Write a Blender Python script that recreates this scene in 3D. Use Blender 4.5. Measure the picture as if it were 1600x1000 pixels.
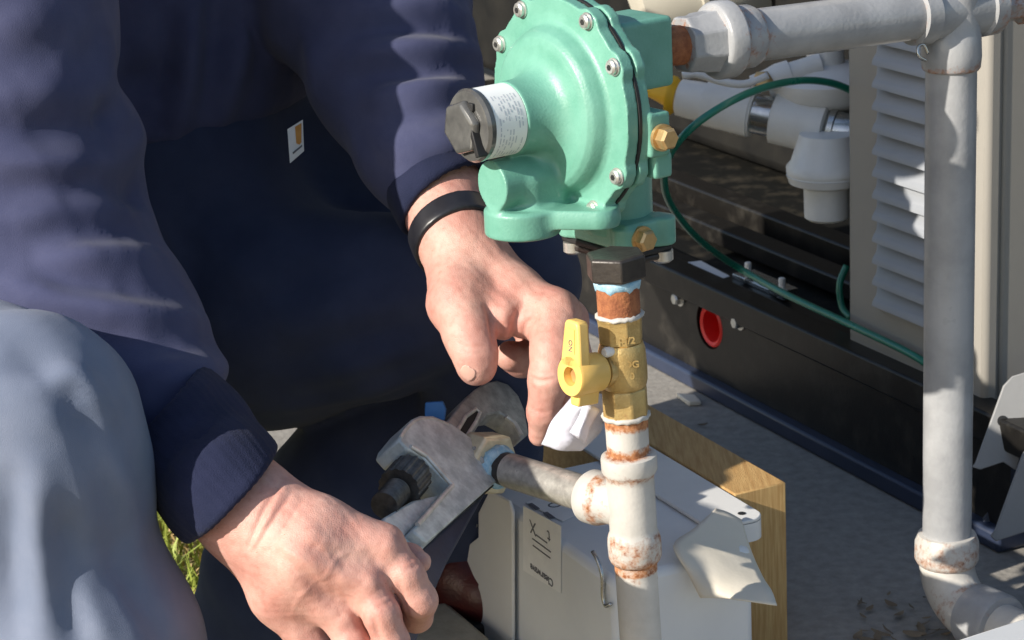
import bpy, bmesh, math, random
import numpy as np
from mathutils import Vector, Matrix
from mathutils.bvhtree import BVHTree

random.seed(7); np.random.seed(7)
scene = bpy.context.scene
for o in list(bpy.data.objects): bpy.data.objects.remove(o)
COL = scene.collection

# ------------------------------------------------------------------ camera
CAM_H = 0.92
PITCH, ROLL, FPX = math.radians(17), math.radians(2.8), 3600.0
CAM = np.array([0, 0, CAM_H])
FW = np.array([0, math.cos(PITCH), -math.sin(PITCH)])
U0 = np.array([0, math.sin(PITCH), math.cos(PITCH)]); R0 = np.array([1.0, 0, 0])
RT = R0*math.cos(ROLL) - U0*math.sin(ROLL); UP = U0*math.cos(ROLL) + R0*math.sin(ROLL)
cd = bpy.data.cameras.new('camera'); cam = bpy.data.objects.new('camera', cd); COL.objects.link(cam)
cd.sensor_width = 36; cd.lens = 36*FPX/1600; cd.clip_start = .05; cd.clip_end = 500
m = Matrix(((RT[0], UP[0], -FW[0], 0), (RT[1], UP[1], -FW[1], 0), (RT[2], UP[2], -FW[2], CAM_H), (0, 0, 0, 1)))
cam.matrix_world = m
cd.dof.use_dof = True; cd.dof.focus_distance = 1.78; cd.dof.aperture_fstop = 22
scene.camera = cam

# ------------------------------------------------------------------ world and sun
SUN_AZ = math.radians(238)      # bearing towards the sun, from +Y clockwise: behind and left of the camera
SUN_EL = math.radians(27)
world = bpy.data.worlds.new('World'); scene.world = world; world.use_nodes = True
wn = world.node_tree; bg = wn.nodes['Background']
sky = wn.nodes.new('ShaderNodeTexSky'); sky.sky_type = 'NISHITA'; sky.sun_disc = False
sky.sun_elevation = SUN_EL; sky.sun_rotation = SUN_AZ; sky.air_density = 1.0; sky.dust_density = 1.0
wn.links.new(sky.outputs[0], bg.inputs[0]); bg.inputs[1].default_value = 0.115
sl = bpy.data.lights.new('sun', 'SUN'); sun = bpy.data.objects.new('sun', sl); COL.objects.link(sun)
sl.energy = 5.0; sl.angle = math.radians(.6); sl.color = (1, .93, .82)
tosun = Vector((math.sin(SUN_AZ)*math.cos(SUN_EL), math.cos(SUN_AZ)*math.cos(SUN_EL), math.sin(SUN_EL)))
sun.rotation_euler = tosun.to_track_quat('Z', 'Y').to_euler(); sun.location = (0, 0, 4)
vs = scene.view_settings; vs.view_transform = 'Standard'; vs.look = 'None'; vs.exposure = 0.42; vs.gamma = 1
scene.cycles.max_bounces = 6; scene.cycles.diffuse_bounces = 3

# ------------------------------------------------------------------ placing helpers
def at(u, v, d):
    "world point seen at photo pixel (u, v), d metres in front of the camera"
    return CAM + d*(FW + (u-800)/FPX*RT - (v-500)/FPX*UP)
def px(p):
    q = np.asarray(p, float) - CAM; d = q @ FW
    return 800 + FPX*(q @ RT)/d, 500 - FPX*(q @ UP)/d, d
def on_plane(u, v, n, c):
    r = at(u, v, 1.0) - CAM; n = np.asarray(n, float)
    return CAM + r*((c - CAM @ n)/(r @ n))
def on_level(u, v, z): return on_plane(u, v, (0, 0, 1), z)
A25 = math.radians(25)
E = np.array([math.cos(A25), math.sin(A25), 0]); S = np.array([math.sin(A25), -math.cos(A25), 0]); Z = np.array([0, 0, 1.0])
def nrm(v): v = np.asarray(v, float); return v/np.linalg.norm(v)

# ------------------------------------------------------------------ materials
MATS = {}
def mat(name, c1, c2=None, scale=20, rough=.5, metal=0, bump=0, bscale=250, sheen=0, sss=0, coat=0, rust=False,
        rvar=.12, stretch=None, contrast=(.35, .65), spec=.5, detail=6, sheen_rough=.5):
    if name in MATS: return MATS[name]
    M = bpy.data.materials.new(name); M.use_nodes = True; nt = M.node_tree; N = nt.nodes; L = nt.links
    b = N['Principled BSDF']; tc = N.new('ShaderNodeTexCoord'); src = tc.outputs['Object']
    if stretch is not None:
        mp = N.new('ShaderNodeMapping'); mp.inputs['Scale'].default_value = stretch[0]
        mp.inputs['Rotation'].default_value = stretch[1]; L.new(src, mp.inputs[0]); src = mp.outputs[0]
    c2 = c2 or tuple(x*.8 for x in c1)
    n1 = N.new('ShaderNodeTexNoise'); n1.inputs['Scale'].default_value = scale; n1.inputs['Detail'].default_value = detail
    n1.inputs['Roughness'].default_value = .6; L.new(src, n1.inputs['Vector'])
    r = N.new('ShaderNodeValToRGB'); r.color_ramp.elements[0].position = contrast[0]; r.color_ramp.elements[1].position = contrast[1]
    r.color_ramp.elements[0].color = (*c1, 1); r.color_ramp.elements[1].color = (*c2, 1)
    L.new(n1.outputs[0], r.inputs[0]); col = r.outputs[0]
    mr = N.new('ShaderNodeMapRange'); mr.inputs[3].default_value = max(.02, rough-rvar); mr.inputs[4].default_value = min(1, rough+rvar)
    L.new(n1.outputs[0], mr.inputs[0]); rg = mr.outputs[0]
    if rust:
        at_ = N.new('ShaderNodeAttribute'); at_.attribute_name = 'wear'
        n2 = N.new('ShaderNodeTexNoise'); n2.inputs['Scale'].default_value = 130; n2.inputs['Detail'].default_value = 9; n2.inputs['Roughness'].default_value = .7
        L.new(tc.outputs['Object'], n2.inputs['Vector'])
        ad = N.new('ShaderNodeMath'); ad.operation = 'ADD'; L.new(at_.outputs['Fac'], ad.inputs[0]); L.new(n2.outputs[0], ad.inputs[1])
        m2 = N.new('ShaderNodeMapRange'); m2.inputs[1].default_value = .74; m2.inputs[2].default_value = .98; m2.clamp = True
        L.new(ad.outputs[0], m2.inputs[0])
        n3 = N.new('ShaderNodeTexNoise'); n3.inputs['Scale'].default_value = 260; n3.inputs['Detail'].default_value = 6
        L.new(tc.outputs['Object'], n3.inputs['Vector'])
        r2 = N.new('ShaderNodeValToRGB'); r2.color_ramp.elements[0].color = (.50, .22, .09, 1); r2.color_ramp.elements[1].color = (.24, .085, .035, 1)
        r2.color_ramp.elements[0].position = .4; r2.color_ramp.elements[1].position = .68; L.new(n3.outputs[0], r2.inputs[0])
        mx = N.new('ShaderNodeMix'); mx.data_type = 'RGBA'; L.new(m2.outputs[0], mx.inputs[0]); L.new(col, mx.inputs[6]); L.new(r2.outputs[0], mx.inputs[7])
        col = mx.outputs[2]
        m3 = N.new('ShaderNodeMix'); m3.data_type = 'FLOAT'; L.new(m2.outputs[0], m3.inputs[0]); L.new(rg, m3.inputs[2]); m3.inputs[3].default_value = .85
        rg = m3.outputs[0]
    L.new(col, b.inputs['Base Color']); L.new(rg, b.inputs['Roughness'])
    b.inputs['Metallic'].default_value = metal; b.inputs['Specular IOR Level'].default_value = spec
    b.inputs['Sheen Weight'].default_value = sheen; b.inputs['Sheen Roughness'].default_value = sheen_rough
    b.inputs['Coat Weight'].default_value = coat
    if sss:
        b.inputs['Subsurface Weight'].default_value = sss; b.inputs['Subsurface Radius'].default_value = (1, .35, .2); b.inputs['Subsurface Scale'].default_value = .004
    if bump:
        nb = N.new('ShaderNodeTexNoise'); nb.inputs['Scale'].default_value = bscale; nb.inputs['Detail'].default_value = 5
        L.new(src, nb.inputs['Vector'])
        bp = N.new('ShaderNodeBump'); bp.inputs['Strength'].default_value = min(1, bump); bp.inputs['Distance'].default_value = .0012
        L.new(nb.outputs[0], bp.inputs['Height']); L.new(bp.outputs[0], b.inputs['Normal'])
    MATS[name] = M
    return M

mat('green_paint', (.128, .335, .255), (.165, .39, .305), 40, .42, bump=.22, bscale=520, coat=.08, rvar=.08)
mat('gasket_black', (.012, .012, .013), (.02, .02, .02), 60, .6)
mat('silver_bolt', (.72, .72, .68), (.55, .55, .52), 120, .35, metal=.75, bump=.15, bscale=300)
mat('brass_plug', (.72, .5, .24), (.6, .4, .18), 120, .35, metal=.7)
mat('brass_body', (.62, .45, .19), (.50, .34, .13), 90, .42, metal=.55, bump=.35, bscale=500, rust=True)
mat('cap_plastic', (.115, .115, .11), (.07, .07, .068), 60, .22, coat=.5, bump=.15, bscale=120)
mat('paper_label', (.88, .88, .87), (.82, .82, .82), 60, .55)
mat('ink', (.10, .10, .12), (.16, .16, .18), 300, .7)
mat('ink_faint', (.50, .52, .58), (.60, .62, .66), 500, .7)
mat('yellow_handle', (.84, .56, .17), (.80, .50, .13), 40, .45, bump=.08)
mat('yellow_cap', (.85, .50, .02), (.80, .42, .02), 40, .5)
mat('grey_paint', (.39, .395, .405), (.29, .295, .305), 24, .33, bump=.25, bscale=260, rust=True, coat=.1)
mat('white_paint', (.585, .56, .52), (.48, .46, .425), 30, .45, bump=.25, bscale=260, rust=True)
mat('rust', (.40, .15, .06), (.24, .08, .035), 160, .85, bump=.7, bscale=420)
mat('black_iron', (.06, .052, .046), (.035, .03, .028), 80, .4, bump=.3, metal=.3)
mat('steel_nipple', (.60, .575, .525), (.38, .36, .33), 120, .32, metal=.5, bump=.3, bscale=300, stretch=((1, 1, 1), (0, 0, 0)))
mat('blue_dope', (.20, .44, .62), (.42, .62, .74), 180, .6, bump=.6)
mat('zinc_hex', (.74, .67, .48), (.58, .51, .35), 120, .4, metal=.35, bump=.2)
mat('wrench_cast', (.66, .72, .72), (.40, .45, .46), 60, .38, metal=.15, bump=.6, bscale=330, contrast=(.38, .62))
mat('worn_metal', (.72, .71, .66), (.50, .49, .45), 90, .35, metal=.3, bump=.3)
mat('wrench_steel', (.46, .465, .445), (.26, .265, .255), 90, .40, metal=.25, bump=.5, bscale=300)
mat('wrench_navy', (.018, .024, .055), (.03, .04, .08), 60, .45, bump=.2)  # navy paint that also carries the shade of the handle's underside
mat('knurl_steel', (.13, .125, .12), (.07, .068, .066), 120, .42, metal=.6, bump=.4)
mat('blue_plastic', (.03, .16, .42), (.02, .12, .34), 40, .4)
def skin_mat():
    M = bpy.data.materials.new('skin'); M.use_nodes = True; N = M.node_tree.nodes; L = M.node_tree.links; b = N['Principled BSDF']
    tc = N.new('ShaderNodeTexCoord').outputs['Object']
    def noise(sc, det, c0, c1, p0, p1):
        n = N.new('ShaderNodeTexNoise'); n.inputs['Scale'].default_value = sc; n.inputs['Detail'].default_value = det; L.new(tc, n.inputs['Vector'])
        r = N.new('ShaderNodeValToRGB'); r.color_ramp.elements[0].position = p0; r.color_ramp.elements[1].position = p1
        r.color_ramp.elements[0].color = (*c0, 1); r.color_ramp.elements[1].color = (*c1, 1); L.new(n.outputs[0], r.inputs[0]); return r.outputs[0], n.outputs[0]
    a, _ = noise(32, 5, (.62, .36, .295), (.55, .265, .215), .34, .68)       # pale to ruddy
    c, _ = noise(170, 6, (1, 1, 1), (.88, .80, .78), .45, .75)               # blotches
    f, _ = noise(420, 2, (1, 1, 1), (.72, .56, .50), .70, .78)               # freckles
    def mul(x, y):
        m = N.new('ShaderNodeMix'); m.data_type = 'RGBA'; m.blend_type = 'MULTIPLY'; m.inputs[0].default_value = 1; L.new(x, m.inputs[6]); L.new(y, m.inputs[7]); return m.outputs[2]
    L.new(mul(mul(a, c), f), b.inputs['Base Color']); b.inputs['Roughness'].default_value = .52
    b.inputs['Subsurface Weight'].default_value = .10; b.inputs['Subsurface Radius'].default_value = (1, .35, .2); b.inputs['Subsurface Scale'].default_value = .003
    v = N.new('ShaderNodeTexVoronoi'); v.feature = 'DISTANCE_TO_EDGE'; v.inputs['Scale'].default_value = 620; L.new(tc, v.inputs['Vector'])
    n2 = N.new('ShaderNodeTexNoise'); n2.inputs['Scale'].default_value = 240; n2.inputs['Detail'].default_value = 8; L.new(tc, n2.inputs['Vector'])
    mr = N.new('ShaderNodeMapRange'); mr.inputs[2].default_value = .25; L.new(v.outputs[0], mr.inputs[0])
    ad = N.new('ShaderNodeMath'); ad.operation = 'MULTIPLY_ADD'; ad.inputs[1].default_value = 1.6; L.new(n2.outputs[0], ad.inputs[0]); L.new(mr.outputs[0], ad.inputs[2])
    bp = N.new('ShaderNodeBump'); bp.inputs['Strength'].default_value = .26; bp.inputs['Distance'].default_value = .0006
    L.new(ad.outputs[0], bp.inputs['Height']); L.new(bp.outputs[0], b.inputs['Normal']); MATS['skin'] = M
skin_mat()
mat('nail', (.68, .42, .34), (.62, .36, .29), 60, .3, sss=.1)
mat('hoodie', (.050, .056, .116), (.066, .072, .138), 26, .92, sheen=.10, bump=.38, bscale=1200, spec=.15)
mat('rib_knit', (.014, .018, .044), (.019, .023, .054), 40, .95, sheen=.06, bump=.6, bscale=900, spec=.12)  # darker than the sleeve: the knee's shadow is put into the cuff colour
mat('denim', (.032, .042, .082), (.044, .055, .100), 22, .92, sheen=.08, bump=.3, bscale=1500, spec=.15)
def fade_denim():   # sunlit paleness painted into the knee denim: follows the 'wear' attribute of the mesh
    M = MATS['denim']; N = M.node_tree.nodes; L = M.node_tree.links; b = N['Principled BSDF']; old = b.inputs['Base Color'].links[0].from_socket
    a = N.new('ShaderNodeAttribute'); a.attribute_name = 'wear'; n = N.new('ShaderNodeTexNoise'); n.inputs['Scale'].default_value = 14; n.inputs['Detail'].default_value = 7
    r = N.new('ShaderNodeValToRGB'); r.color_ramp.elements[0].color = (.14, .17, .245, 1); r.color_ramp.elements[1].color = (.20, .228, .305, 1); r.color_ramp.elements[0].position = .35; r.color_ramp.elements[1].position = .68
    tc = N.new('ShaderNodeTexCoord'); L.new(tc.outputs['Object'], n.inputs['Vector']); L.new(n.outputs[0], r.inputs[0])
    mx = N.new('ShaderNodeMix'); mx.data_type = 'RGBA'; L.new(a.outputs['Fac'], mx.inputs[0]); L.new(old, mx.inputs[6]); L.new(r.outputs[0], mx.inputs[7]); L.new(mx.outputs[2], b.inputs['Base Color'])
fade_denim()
mat('watch_rubber', (.012, .012, .016), (.02, .02, .025), 40, .35)
mat('tag_white', (.78, .77, .76), (.72, .71, .70), 100, .7)
mat('tag_orange', (.62, .30, .08), (.55, .25, .06), 100, .7)
mat('boot_leather', (.085, .014, .012), (.05, .010, .010), 40, .4, bump=.4, bscale=300)
mat('boot_sole', (.012, .011, .011), None, 40, .7)
mat('box_white', (.78, .79, .79), (.72, .73, .735), 10, .45, bump=.06, bscale=300, coat=.05)
mat('box_edge', (.74, .735, .72), (.68, .675, .66), 10, .45)
mat('card', (.74, .68, .575), (.68, .62, .51), 14, .75, bump=.15)
mat('rag', (.66, .66, .74), (.58, .58, .67), 40, .8, bump=.3)
mat('wood', (.58, .37, .15), (.42, .235, .08), 9, .7, bump=.5, bscale=70, stretch=((30, 2.0, 14), (0, 0, -A25-math.pi/2+math.pi/2)), contrast=(.32, .66))
mat('wood_end', (.64, .43, .18), (.48, .28, .10), 14, .75, bump=.4, bscale=140, stretch=((26, 26, 1.6), (0, 0, 0)), contrast=(.3, .62))
mat('skid_black', (.011, .010, .009), (.040, .036, .030), 30, .36, bump=.12, bscale=300, spec=.3, contrast=(.5, .8), detail=10)
mat('rail_blue', (.022, .032, .062), (.03, .04, .075), 20, .35, bump=.1)
mat('engine_dark', (.009, .009, .009), (.018, .017, .015), 14, .7, bump=.4, bscale=60, spec=.12)
mat('deck_dark', (.010, .010, .009), (.05, .043, .032), 26, .65, bump=.5, bscale=90, contrast=(.5, .72), spec=.15)
mat('panel_grey', (.335, .315, .28), (.31, .29, .26), 6, .5, bump=.12, bscale=600)
mat('louver_grey', (.31, .325, .35), (.285, .30, .325), 10, .5, bump=.12, bscale=600)  # enclosure grey with the bluish shade on the louvres put into the colour
mat('plate_grey', (.30, .30, .30), (.26, .26, .26), 12, .5, bump=.12)
mat('red_rubber', (.80, .03, .02), (.70, .02, .015), 20, .5)
mat('white_valve', (.80, .79, .76), (.72, .71, .68), 22, .35, bump=.15)
mat('cream_can', (.62, .58, .48), (.55, .51, .42), 14, .5)
mat('chrome', (.60, .60, .58), (.45, .45, .44), 60, .25, metal=.9)
mat('wire_green', (.018, .20, .135), (.014, .17, .11), 30, .3, coat=.2)
mat('concrete', (.33, .31, .28), (.235, .22, .20), 70, .9, bump=1.0, bscale=130, detail=12, contrast=(.34, .68))
mat('concrete_pale', (.50, .48, .42), (.40, .38, .33), 30, .9, bump=.8, bscale=140)
mat('stone', (.46, .43, .35), (.36, .33, .26), 40, .9, bump=.8, bscale=160)
mat('soil', (.20, .15, .08), (.30, .24, .12), 20, .95, bump=.8, bscale=80)
mat('grass_blade', (.22, .30, .04), (.38, .40, .08), 6, .6)
mat('grass_dry', (.52, .38, .17), (.42, .28, .11), 6, .7)
mat('leaf_litter', (.22, .17, .11), (.14, .10, .065), 20, .85)

def weave(name, scale, rot, strength, dist):
    M = MATS[name]; N = M.node_tree.nodes; L = M.node_tree.links; b = N['Principled BSDF']
    tc = N.new('ShaderNodeTexCoord'); mp = N.new('ShaderNodeMapping'); mp.inputs['Rotation'].default_value = rot; L.new(tc.outputs['Object'], mp.inputs[0])
    w = N.new('ShaderNodeTexWave'); w.inputs['Scale'].default_value = scale; w.inputs['Distortion'].default_value = 1.2; w.inputs['Detail'].default_value = 2; L.new(mp.outputs[0], w.inputs['Vector'])
    bp = N.new('ShaderNodeBump'); bp.inputs['Strength'].default_value = strength; bp.inputs['Distance'].default_value = dist
    old = b.inputs['Normal'].links[0].from_socket; L.new(w.outputs[0], bp.inputs['Height']); L.new(old, bp.inputs['Normal']); L.new(bp.outputs[0], b.inputs['Normal'])
# ------------------------------------------------------------------ object helpers
ROOT = {}
def thing(name, label, cat, loc=(0, 0, 0), group=None):
    o = bpy.data.objects.new(name, None); COL.objects.link(o); o.location = loc; o.empty_display_size = .05
    o['label'] = label; o['category'] = cat
    if group: o['group'] = group
    return o
def tag(o, label, cat, group=None):
    o['label'] = label; o['category'] = cat
    if group: o['group'] = group
    return o
def link(name, me, parent=None):
    o = bpy.data.objects.new(name, me); COL.objects.link(o)
    if parent is not None:
        o.parent = parent
        r = parent
        while r.parent: r = r.parent
        if parent is r: o.matrix_parent_inverse = Matrix.Translation(-r.location)
    return o
def settle(o):
    "move a one-mesh thing's origin to the middle of its foot"
    me = o.data; n = len(me.vertices); c = np.empty(n*3, 'f'); me.vertices.foreach_get('co', c); c = c.reshape(-1, 3)
    p = Vector(((c[:, 0].min()+c[:, 0].max())/2, (c[:, 1].min()+c[:, 1].max())/2, c[:, 2].min()))
    me.transform(Matrix.Translation(-p)); o.location = p
    return o
def mk(name, V, F, material, parent=None, smooth=None, bevel=0, wear=None, kind=None):
    me = bpy.data.meshes.new(name)
    V = np.asarray(V, 'f')
    if isinstance(F, np.ndarray):
        n, k = F.shape
        me.vertices.add(len(V)); me.vertices.foreach_set('co', V.ravel())
        me.loops.add(n*k); me.loops.foreach_set('vertex_index', F.ravel().astype('i'))
        me.polygons.add(n); me.polygons.foreach_set('loop_start', np.arange(0, n*k, k, dtype='i'))
        me.update(calc_edges=True); me.validate()
    else:
        me.from_pydata(V.tolist(), [], [list(f) for f in F]); me.update()
    if wear is not None:
        a = me.attributes.new('wear', 'FLOAT', 'POINT'); a.data.foreach_set('value', np.asarray(wear, 'f'))
    for mm in (material if isinstance(material, (list, tuple)) else [material]): me.materials.append(MATS[mm])
    if smooth is True:
        me.polygons.foreach_set('use_smooth', np.ones(len(me.polygons), dtype=bool))
    elif smooth:
        me.polygons.foreach_set('use_smooth', np.ones(len(me.polygons), dtype=bool)); me.set_sharp_from_angle(angle=math.radians(smooth))
    o = link(name, me, parent)
    if bevel:
        b = o.modifiers.new('bevel', 'BEVEL'); b.width = bevel; b.segments = 2; b.limit_method = 'ANGLE'; b.angle_limit = math.radians(35)
        b.harden_normals = False
        me.polygons.foreach_set('use_smooth', np.ones(len(me.polygons), dtype=bool)); me.set_sharp_from_angle(angle=math.radians(30))
    if kind: o['kind'] = kind
    return o
class MB:
    "collects shapes for one mesh"
    def __init__(s): s.V = []; s.F = []; s.W = []
    def add(s, V, F, W=None):
        k = len(s.V); s.V += [tuple(v) for v in V]; s.F += [tuple(i+k for i in f) for f in F]
        s.W += list(W) if W is not None else [0]*len(V); return s
    def box(s, o, ax, ay, az):
        o, ax, ay, az = map(lambda x: np.asarray(x, float), (o, ax, ay, az))
        P = [o + i*ax + j*ay + k*az for k in (-1, 1) for j in (-1, 1) for i in (-1, 1)]
        F = [(0, 2, 3, 1), (4, 5, 7, 6), (0, 1, 5, 4), (2, 6, 7, 3), (0, 4, 6, 2), (1, 3, 7, 5)]
        if np.dot(np.cross(ax, ay), az) < 0: F = [f[::-1] for f in F]
        return s.add(P, F)
    def lathe(s, o, a, prof, seg=32, poly=None, up=(0, 0, 1), caps=True, rot=0):
        "prof: (distance along a, radius[, wear]); poly: number of flats instead of a round section"
        o = np.asarray(o, float); a = nrm(a); up = np.asarray(up, float)
        if abs(a @ up) > .95: up = np.array([1.0, 0, 0])
        x = nrm(np.cross(up, a)); y = np.cross(a, x); n = poly or seg
        V = []; W = []
        for p in prof:
            for i in range(n):
                t = 2*math.pi*i/n + rot; V.append(o + a*p[0] + p[1]*(math.cos(t)*x + math.sin(t)*y)); W.append(p[2] if len(p) > 2 else 0)
        F = []
        for j in range(len(prof)-1):
            for i in range(n):
                F.append((j*n+i, j*n+(i+1) % n, (j+1)*n+(i+1) % n, (j+1)*n+i))
        if caps:
            F.append(tuple(range(n))[::-1]); F.append(tuple((len(prof)-1)*n+i for i in range(n)))
        if prof[-1][0] < prof[0][0]: F = [f[::-1] for f in F]
        return s.add(V, F, W)
    def prism(s, P, ext):
        "closed planar outline P (3D points) pushed along ext"
        P = [np.asarray(p, float) for p in P]; ext = np.asarray(ext, float); n = len(P)
        nor = sum(np.cross(P[i]-P[0], P[(i+1) % n]-P[0]) for i in range(n))
        if nor @ ext > 0: P = P[::-1]
        V = P + [p+ext for p in P]
        F = [tuple(range(n)), tuple(range(2*n-1, n-1, -1))] + [(i, i+n, (i+1) % n+n, (i+1) % n) for i in range(n)]
        return s.add(V, F)
    def tube(s, pts, r, seg=12, wear=None):
        pts = [np.asarray(p, float) for p in pts]; n = len(pts); rr = r if hasattr(r, '__len__') else [r]*n
        V = []; W = []; x = None
        for i in range(n):
            t = nrm(pts[min(i+1, n-1)]-pts[max(i-1, 0)])
            if x is None: x = nrm(np.cross(t, (0, 0, 1) if abs(t[2]) < .9 else (1, 0, 0)))
            x = nrm(x - t*(x @ t)); y = np.cross(t, x)
            for k in range(seg):
                a = 2*math.pi*k/seg; V.append(pts[i] + rr[i]*(math.cos(a)*x + math.sin(a)*y)); W.append(wear[i] if wear else 0)
        F = [(i*seg+k, i*seg+(k+1) % seg, (i+1)*seg+(k+1) % seg, (i+1)*seg+k) for i in range(n-1) for k in range(seg)]
        F += [tuple(range(seg))[::-1], tuple((n-1)*seg+k for k in range(seg))]
        return s.add(V, F, W)
    def build(s, name, material, parent=None, smooth=40, bevel=0, kind=None):
        return mk(name, s.V, s.F, material, parent, smooth, bevel, s.W if any(s.W) else None, kind)
def spline(P, n=8):
    "Catmull-Rom through the points P"
    P = np.asarray(P, float); Q = np.vstack([2*P[0]-P[1], P, 2*P[-1]-P[-2]]); out = []
    for i in range(1, len(Q)-2):
        for k in range(n):
            t = k/n; a, b, c, d = Q[i-1:i+3]
            out.append(.5*((2*b) + (-a+c)*t + (2*a-5*b+4*c-d)*t*t + (-a+3*b-3*c+d)*t**3))
    out.append(P[-1]); return np.array(out)

# ------------------------------------------------------------------ signed-distance modelling (numpy) for cast and soft shapes
def rcone(P, a, b, ra, rb):
    a = np.asarray(a, 'f'); b = np.asarray(b, 'f'); ab = b-a
    t = np.clip(((P-a) @ ab)/max(1e-9, ab @ ab), 0, 1).astype('f')
    return np.linalg.norm(P - a - t[:, None]*ab, axis=1) - (ra + t*(rb-ra))
def smin(a, b, k):
    h = np.clip(.5+.5*(b-a)/k, 0, 1); return b + (a-b)*h - k*h*(1-h)
def smax(a, b, k): return -smin(-a, -b, k)
def chain(P, J, k=None):
    d = None
    for (a, ra), (b, rb) in zip(J[:-1], J[1:]):
        q = rcone(P, a, b, ra, rb); d = q if d is None else (smin(d, q, k) if k else np.minimum(d, q))
    return d
def cyl(P, o, a, l0, l1, r, rnd=.002):
    a = nrm(a); q = P-np.asarray(o, 'f'); h = q @ a; rad = np.linalg.norm(q - h[:, None]*a, axis=1)
    dx = rad-r+rnd; dy = np.abs(h-(l0+l1)/2)-(l1-l0)/2+rnd
    return np.minimum(np.maximum(dx, dy), 0) + np.hypot(np.maximum(dx, 0), np.maximum(dy, 0)) - rnd
def sbox(P, o, X, Y, Zz, hx, hy, hz, rnd=.002):
    q = P-np.asarray(o, 'f'); D = np.stack([np.abs(q @ np.asarray(a, 'f'))-h+rnd for a, h in ((X, hx), (Y, hy), (Zz, hz))], 1)
    return np.linalg.norm(np.maximum(D, 0), axis=1) + np.minimum(D.max(1), 0) - rnd
def surf(fn, lo, hi, h, name=None):
    "surface nets over the box lo..hi, cell size h; returns vertices and quads"
    lo = np.asarray(lo, float); hi = np.asarray(hi, float); C = 4
    n = (np.ceil((hi-lo)/h/C).astype(int)+1)*C+1
    ax = [lo[i]+h*np.arange(n[i]) for i in range(3)]
    cx = [a[::C] for a in ax]
    G = np.stack(np.meshgrid(*cx, indexing='ij'), -1).reshape(-1, 3).astype('f')
    cv = fn(G).reshape([len(c) for c in cx])
    idx = [np.minimum((np.arange(k)+C//2)//C, len(c)-1) for k, c in zip(n, cx)]
    val = cv[np.ix_(*idx)].astype('f')
    msk = np.abs(val) < h*C*1.9
    ii = np.argwhere(msk)
    P = (lo + ii*h).astype('f'); out = np.empty(len(P), 'f')
    for k in range(0, len(P), 400000): out[k:k+400000] = fn(P[k:k+400000])
    val[msk] = out
    s = val < 0
    cs = [slice(0, -1), slice(1, None)]
    tot = sum(s[cs[i], cs[j], cs[k]].astype(np.int8) for i in (0, 1) for j in (0, 1) for k in (0, 1))
    act = (tot > 0) & (tot < 8); cells = np.argwhere(act)
    acc = np.zeros((len(cells), 3)); cnt = np.zeros(len(cells))
    cor = [(i, j, k) for i in (0, 1) for j in (0, 1) for k in (0, 1)]
    vals = {c: val[cells[:, 0]+c[0], cells[:, 1]+c[1], cells[:, 2]+c[2]] for c in cor}
    for a in cor:
        for d in range(3):
            if a[d] == 0:
                b = list(a); b[d] = 1; b = tuple(b); va, vb = vals[a], vals[b]; x = (va < 0) != (vb < 0)
                t = np.where(x, va/np.where(x, va-vb, 1), 0)
                p = np.array(a, float)[None].repeat(len(cells), 0); p[:, d] += t
                acc += p*x[:, None]; cnt += x
    V = lo + (cells + acc/cnt[:, None])*h
    I = -np.ones(act.shape, dtype=np.int64); I[tuple(cells.T)] = np.arange(len(cells))
    Q = []
    for d in range(3):
        sa = [slice(None)]*3; sb = [slice(None)]*3; sa[d] = slice(0, -1); sb[d] = slice(1, None)
        A = s[tuple(sa)]; B = s[tuple(sb)]; e = np.argwhere(A != B); e1, e2 = [k for k in range(3) if k != d]
        e = e[(e[:, e1] > 0) & (e[:, e2] > 0) & (e[:, e1] < n[e1]-1) & (e[:, e2] < n[e2]-1)]
        f = A[tuple(e.T)]
        def g(o1, o2):
            c = e.copy(); c[:, e1] += o1; c[:, e2] += o2; return I[tuple(c.T)]
        q = np.stack([g(-1, -1), g(0, -1), g(0, 0), g(-1, 0)], 1)
        if d == 1: f = ~f
        q = np.where(f[:, None], q, q[:, ::-1]); Q.append(q)
    Q = np.vstack(Q)
    return V, Q[(Q >= 0).all(1)]
def normals(V, Q):
    N = np.zeros_like(V); fn = np.cross(V[Q[:, 2]]-V[Q[:, 0]], V[Q[:, 3]]-V[Q[:, 1]])
    for k in range(4): np.add.at(N, Q[:, k], fn)
    return N/np.maximum(1e-12, np.linalg.norm(N, axis=1))[:, None]
def relax(V, Q, it=1, lam=.5):
    for _ in range(it):
        A = np.zeros_like(V); c = np.zeros(len(V))
        for k in range(4):
            for j in (Q[:, (k+1) % 4], Q[:, k-1]):
                np.add.at(A, Q[:, k], V[j]); np.add.at(c, Q[:, k], 1)
        V = V + lam*(A/np.maximum(1, c)[:, None]-V)
    return V
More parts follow.
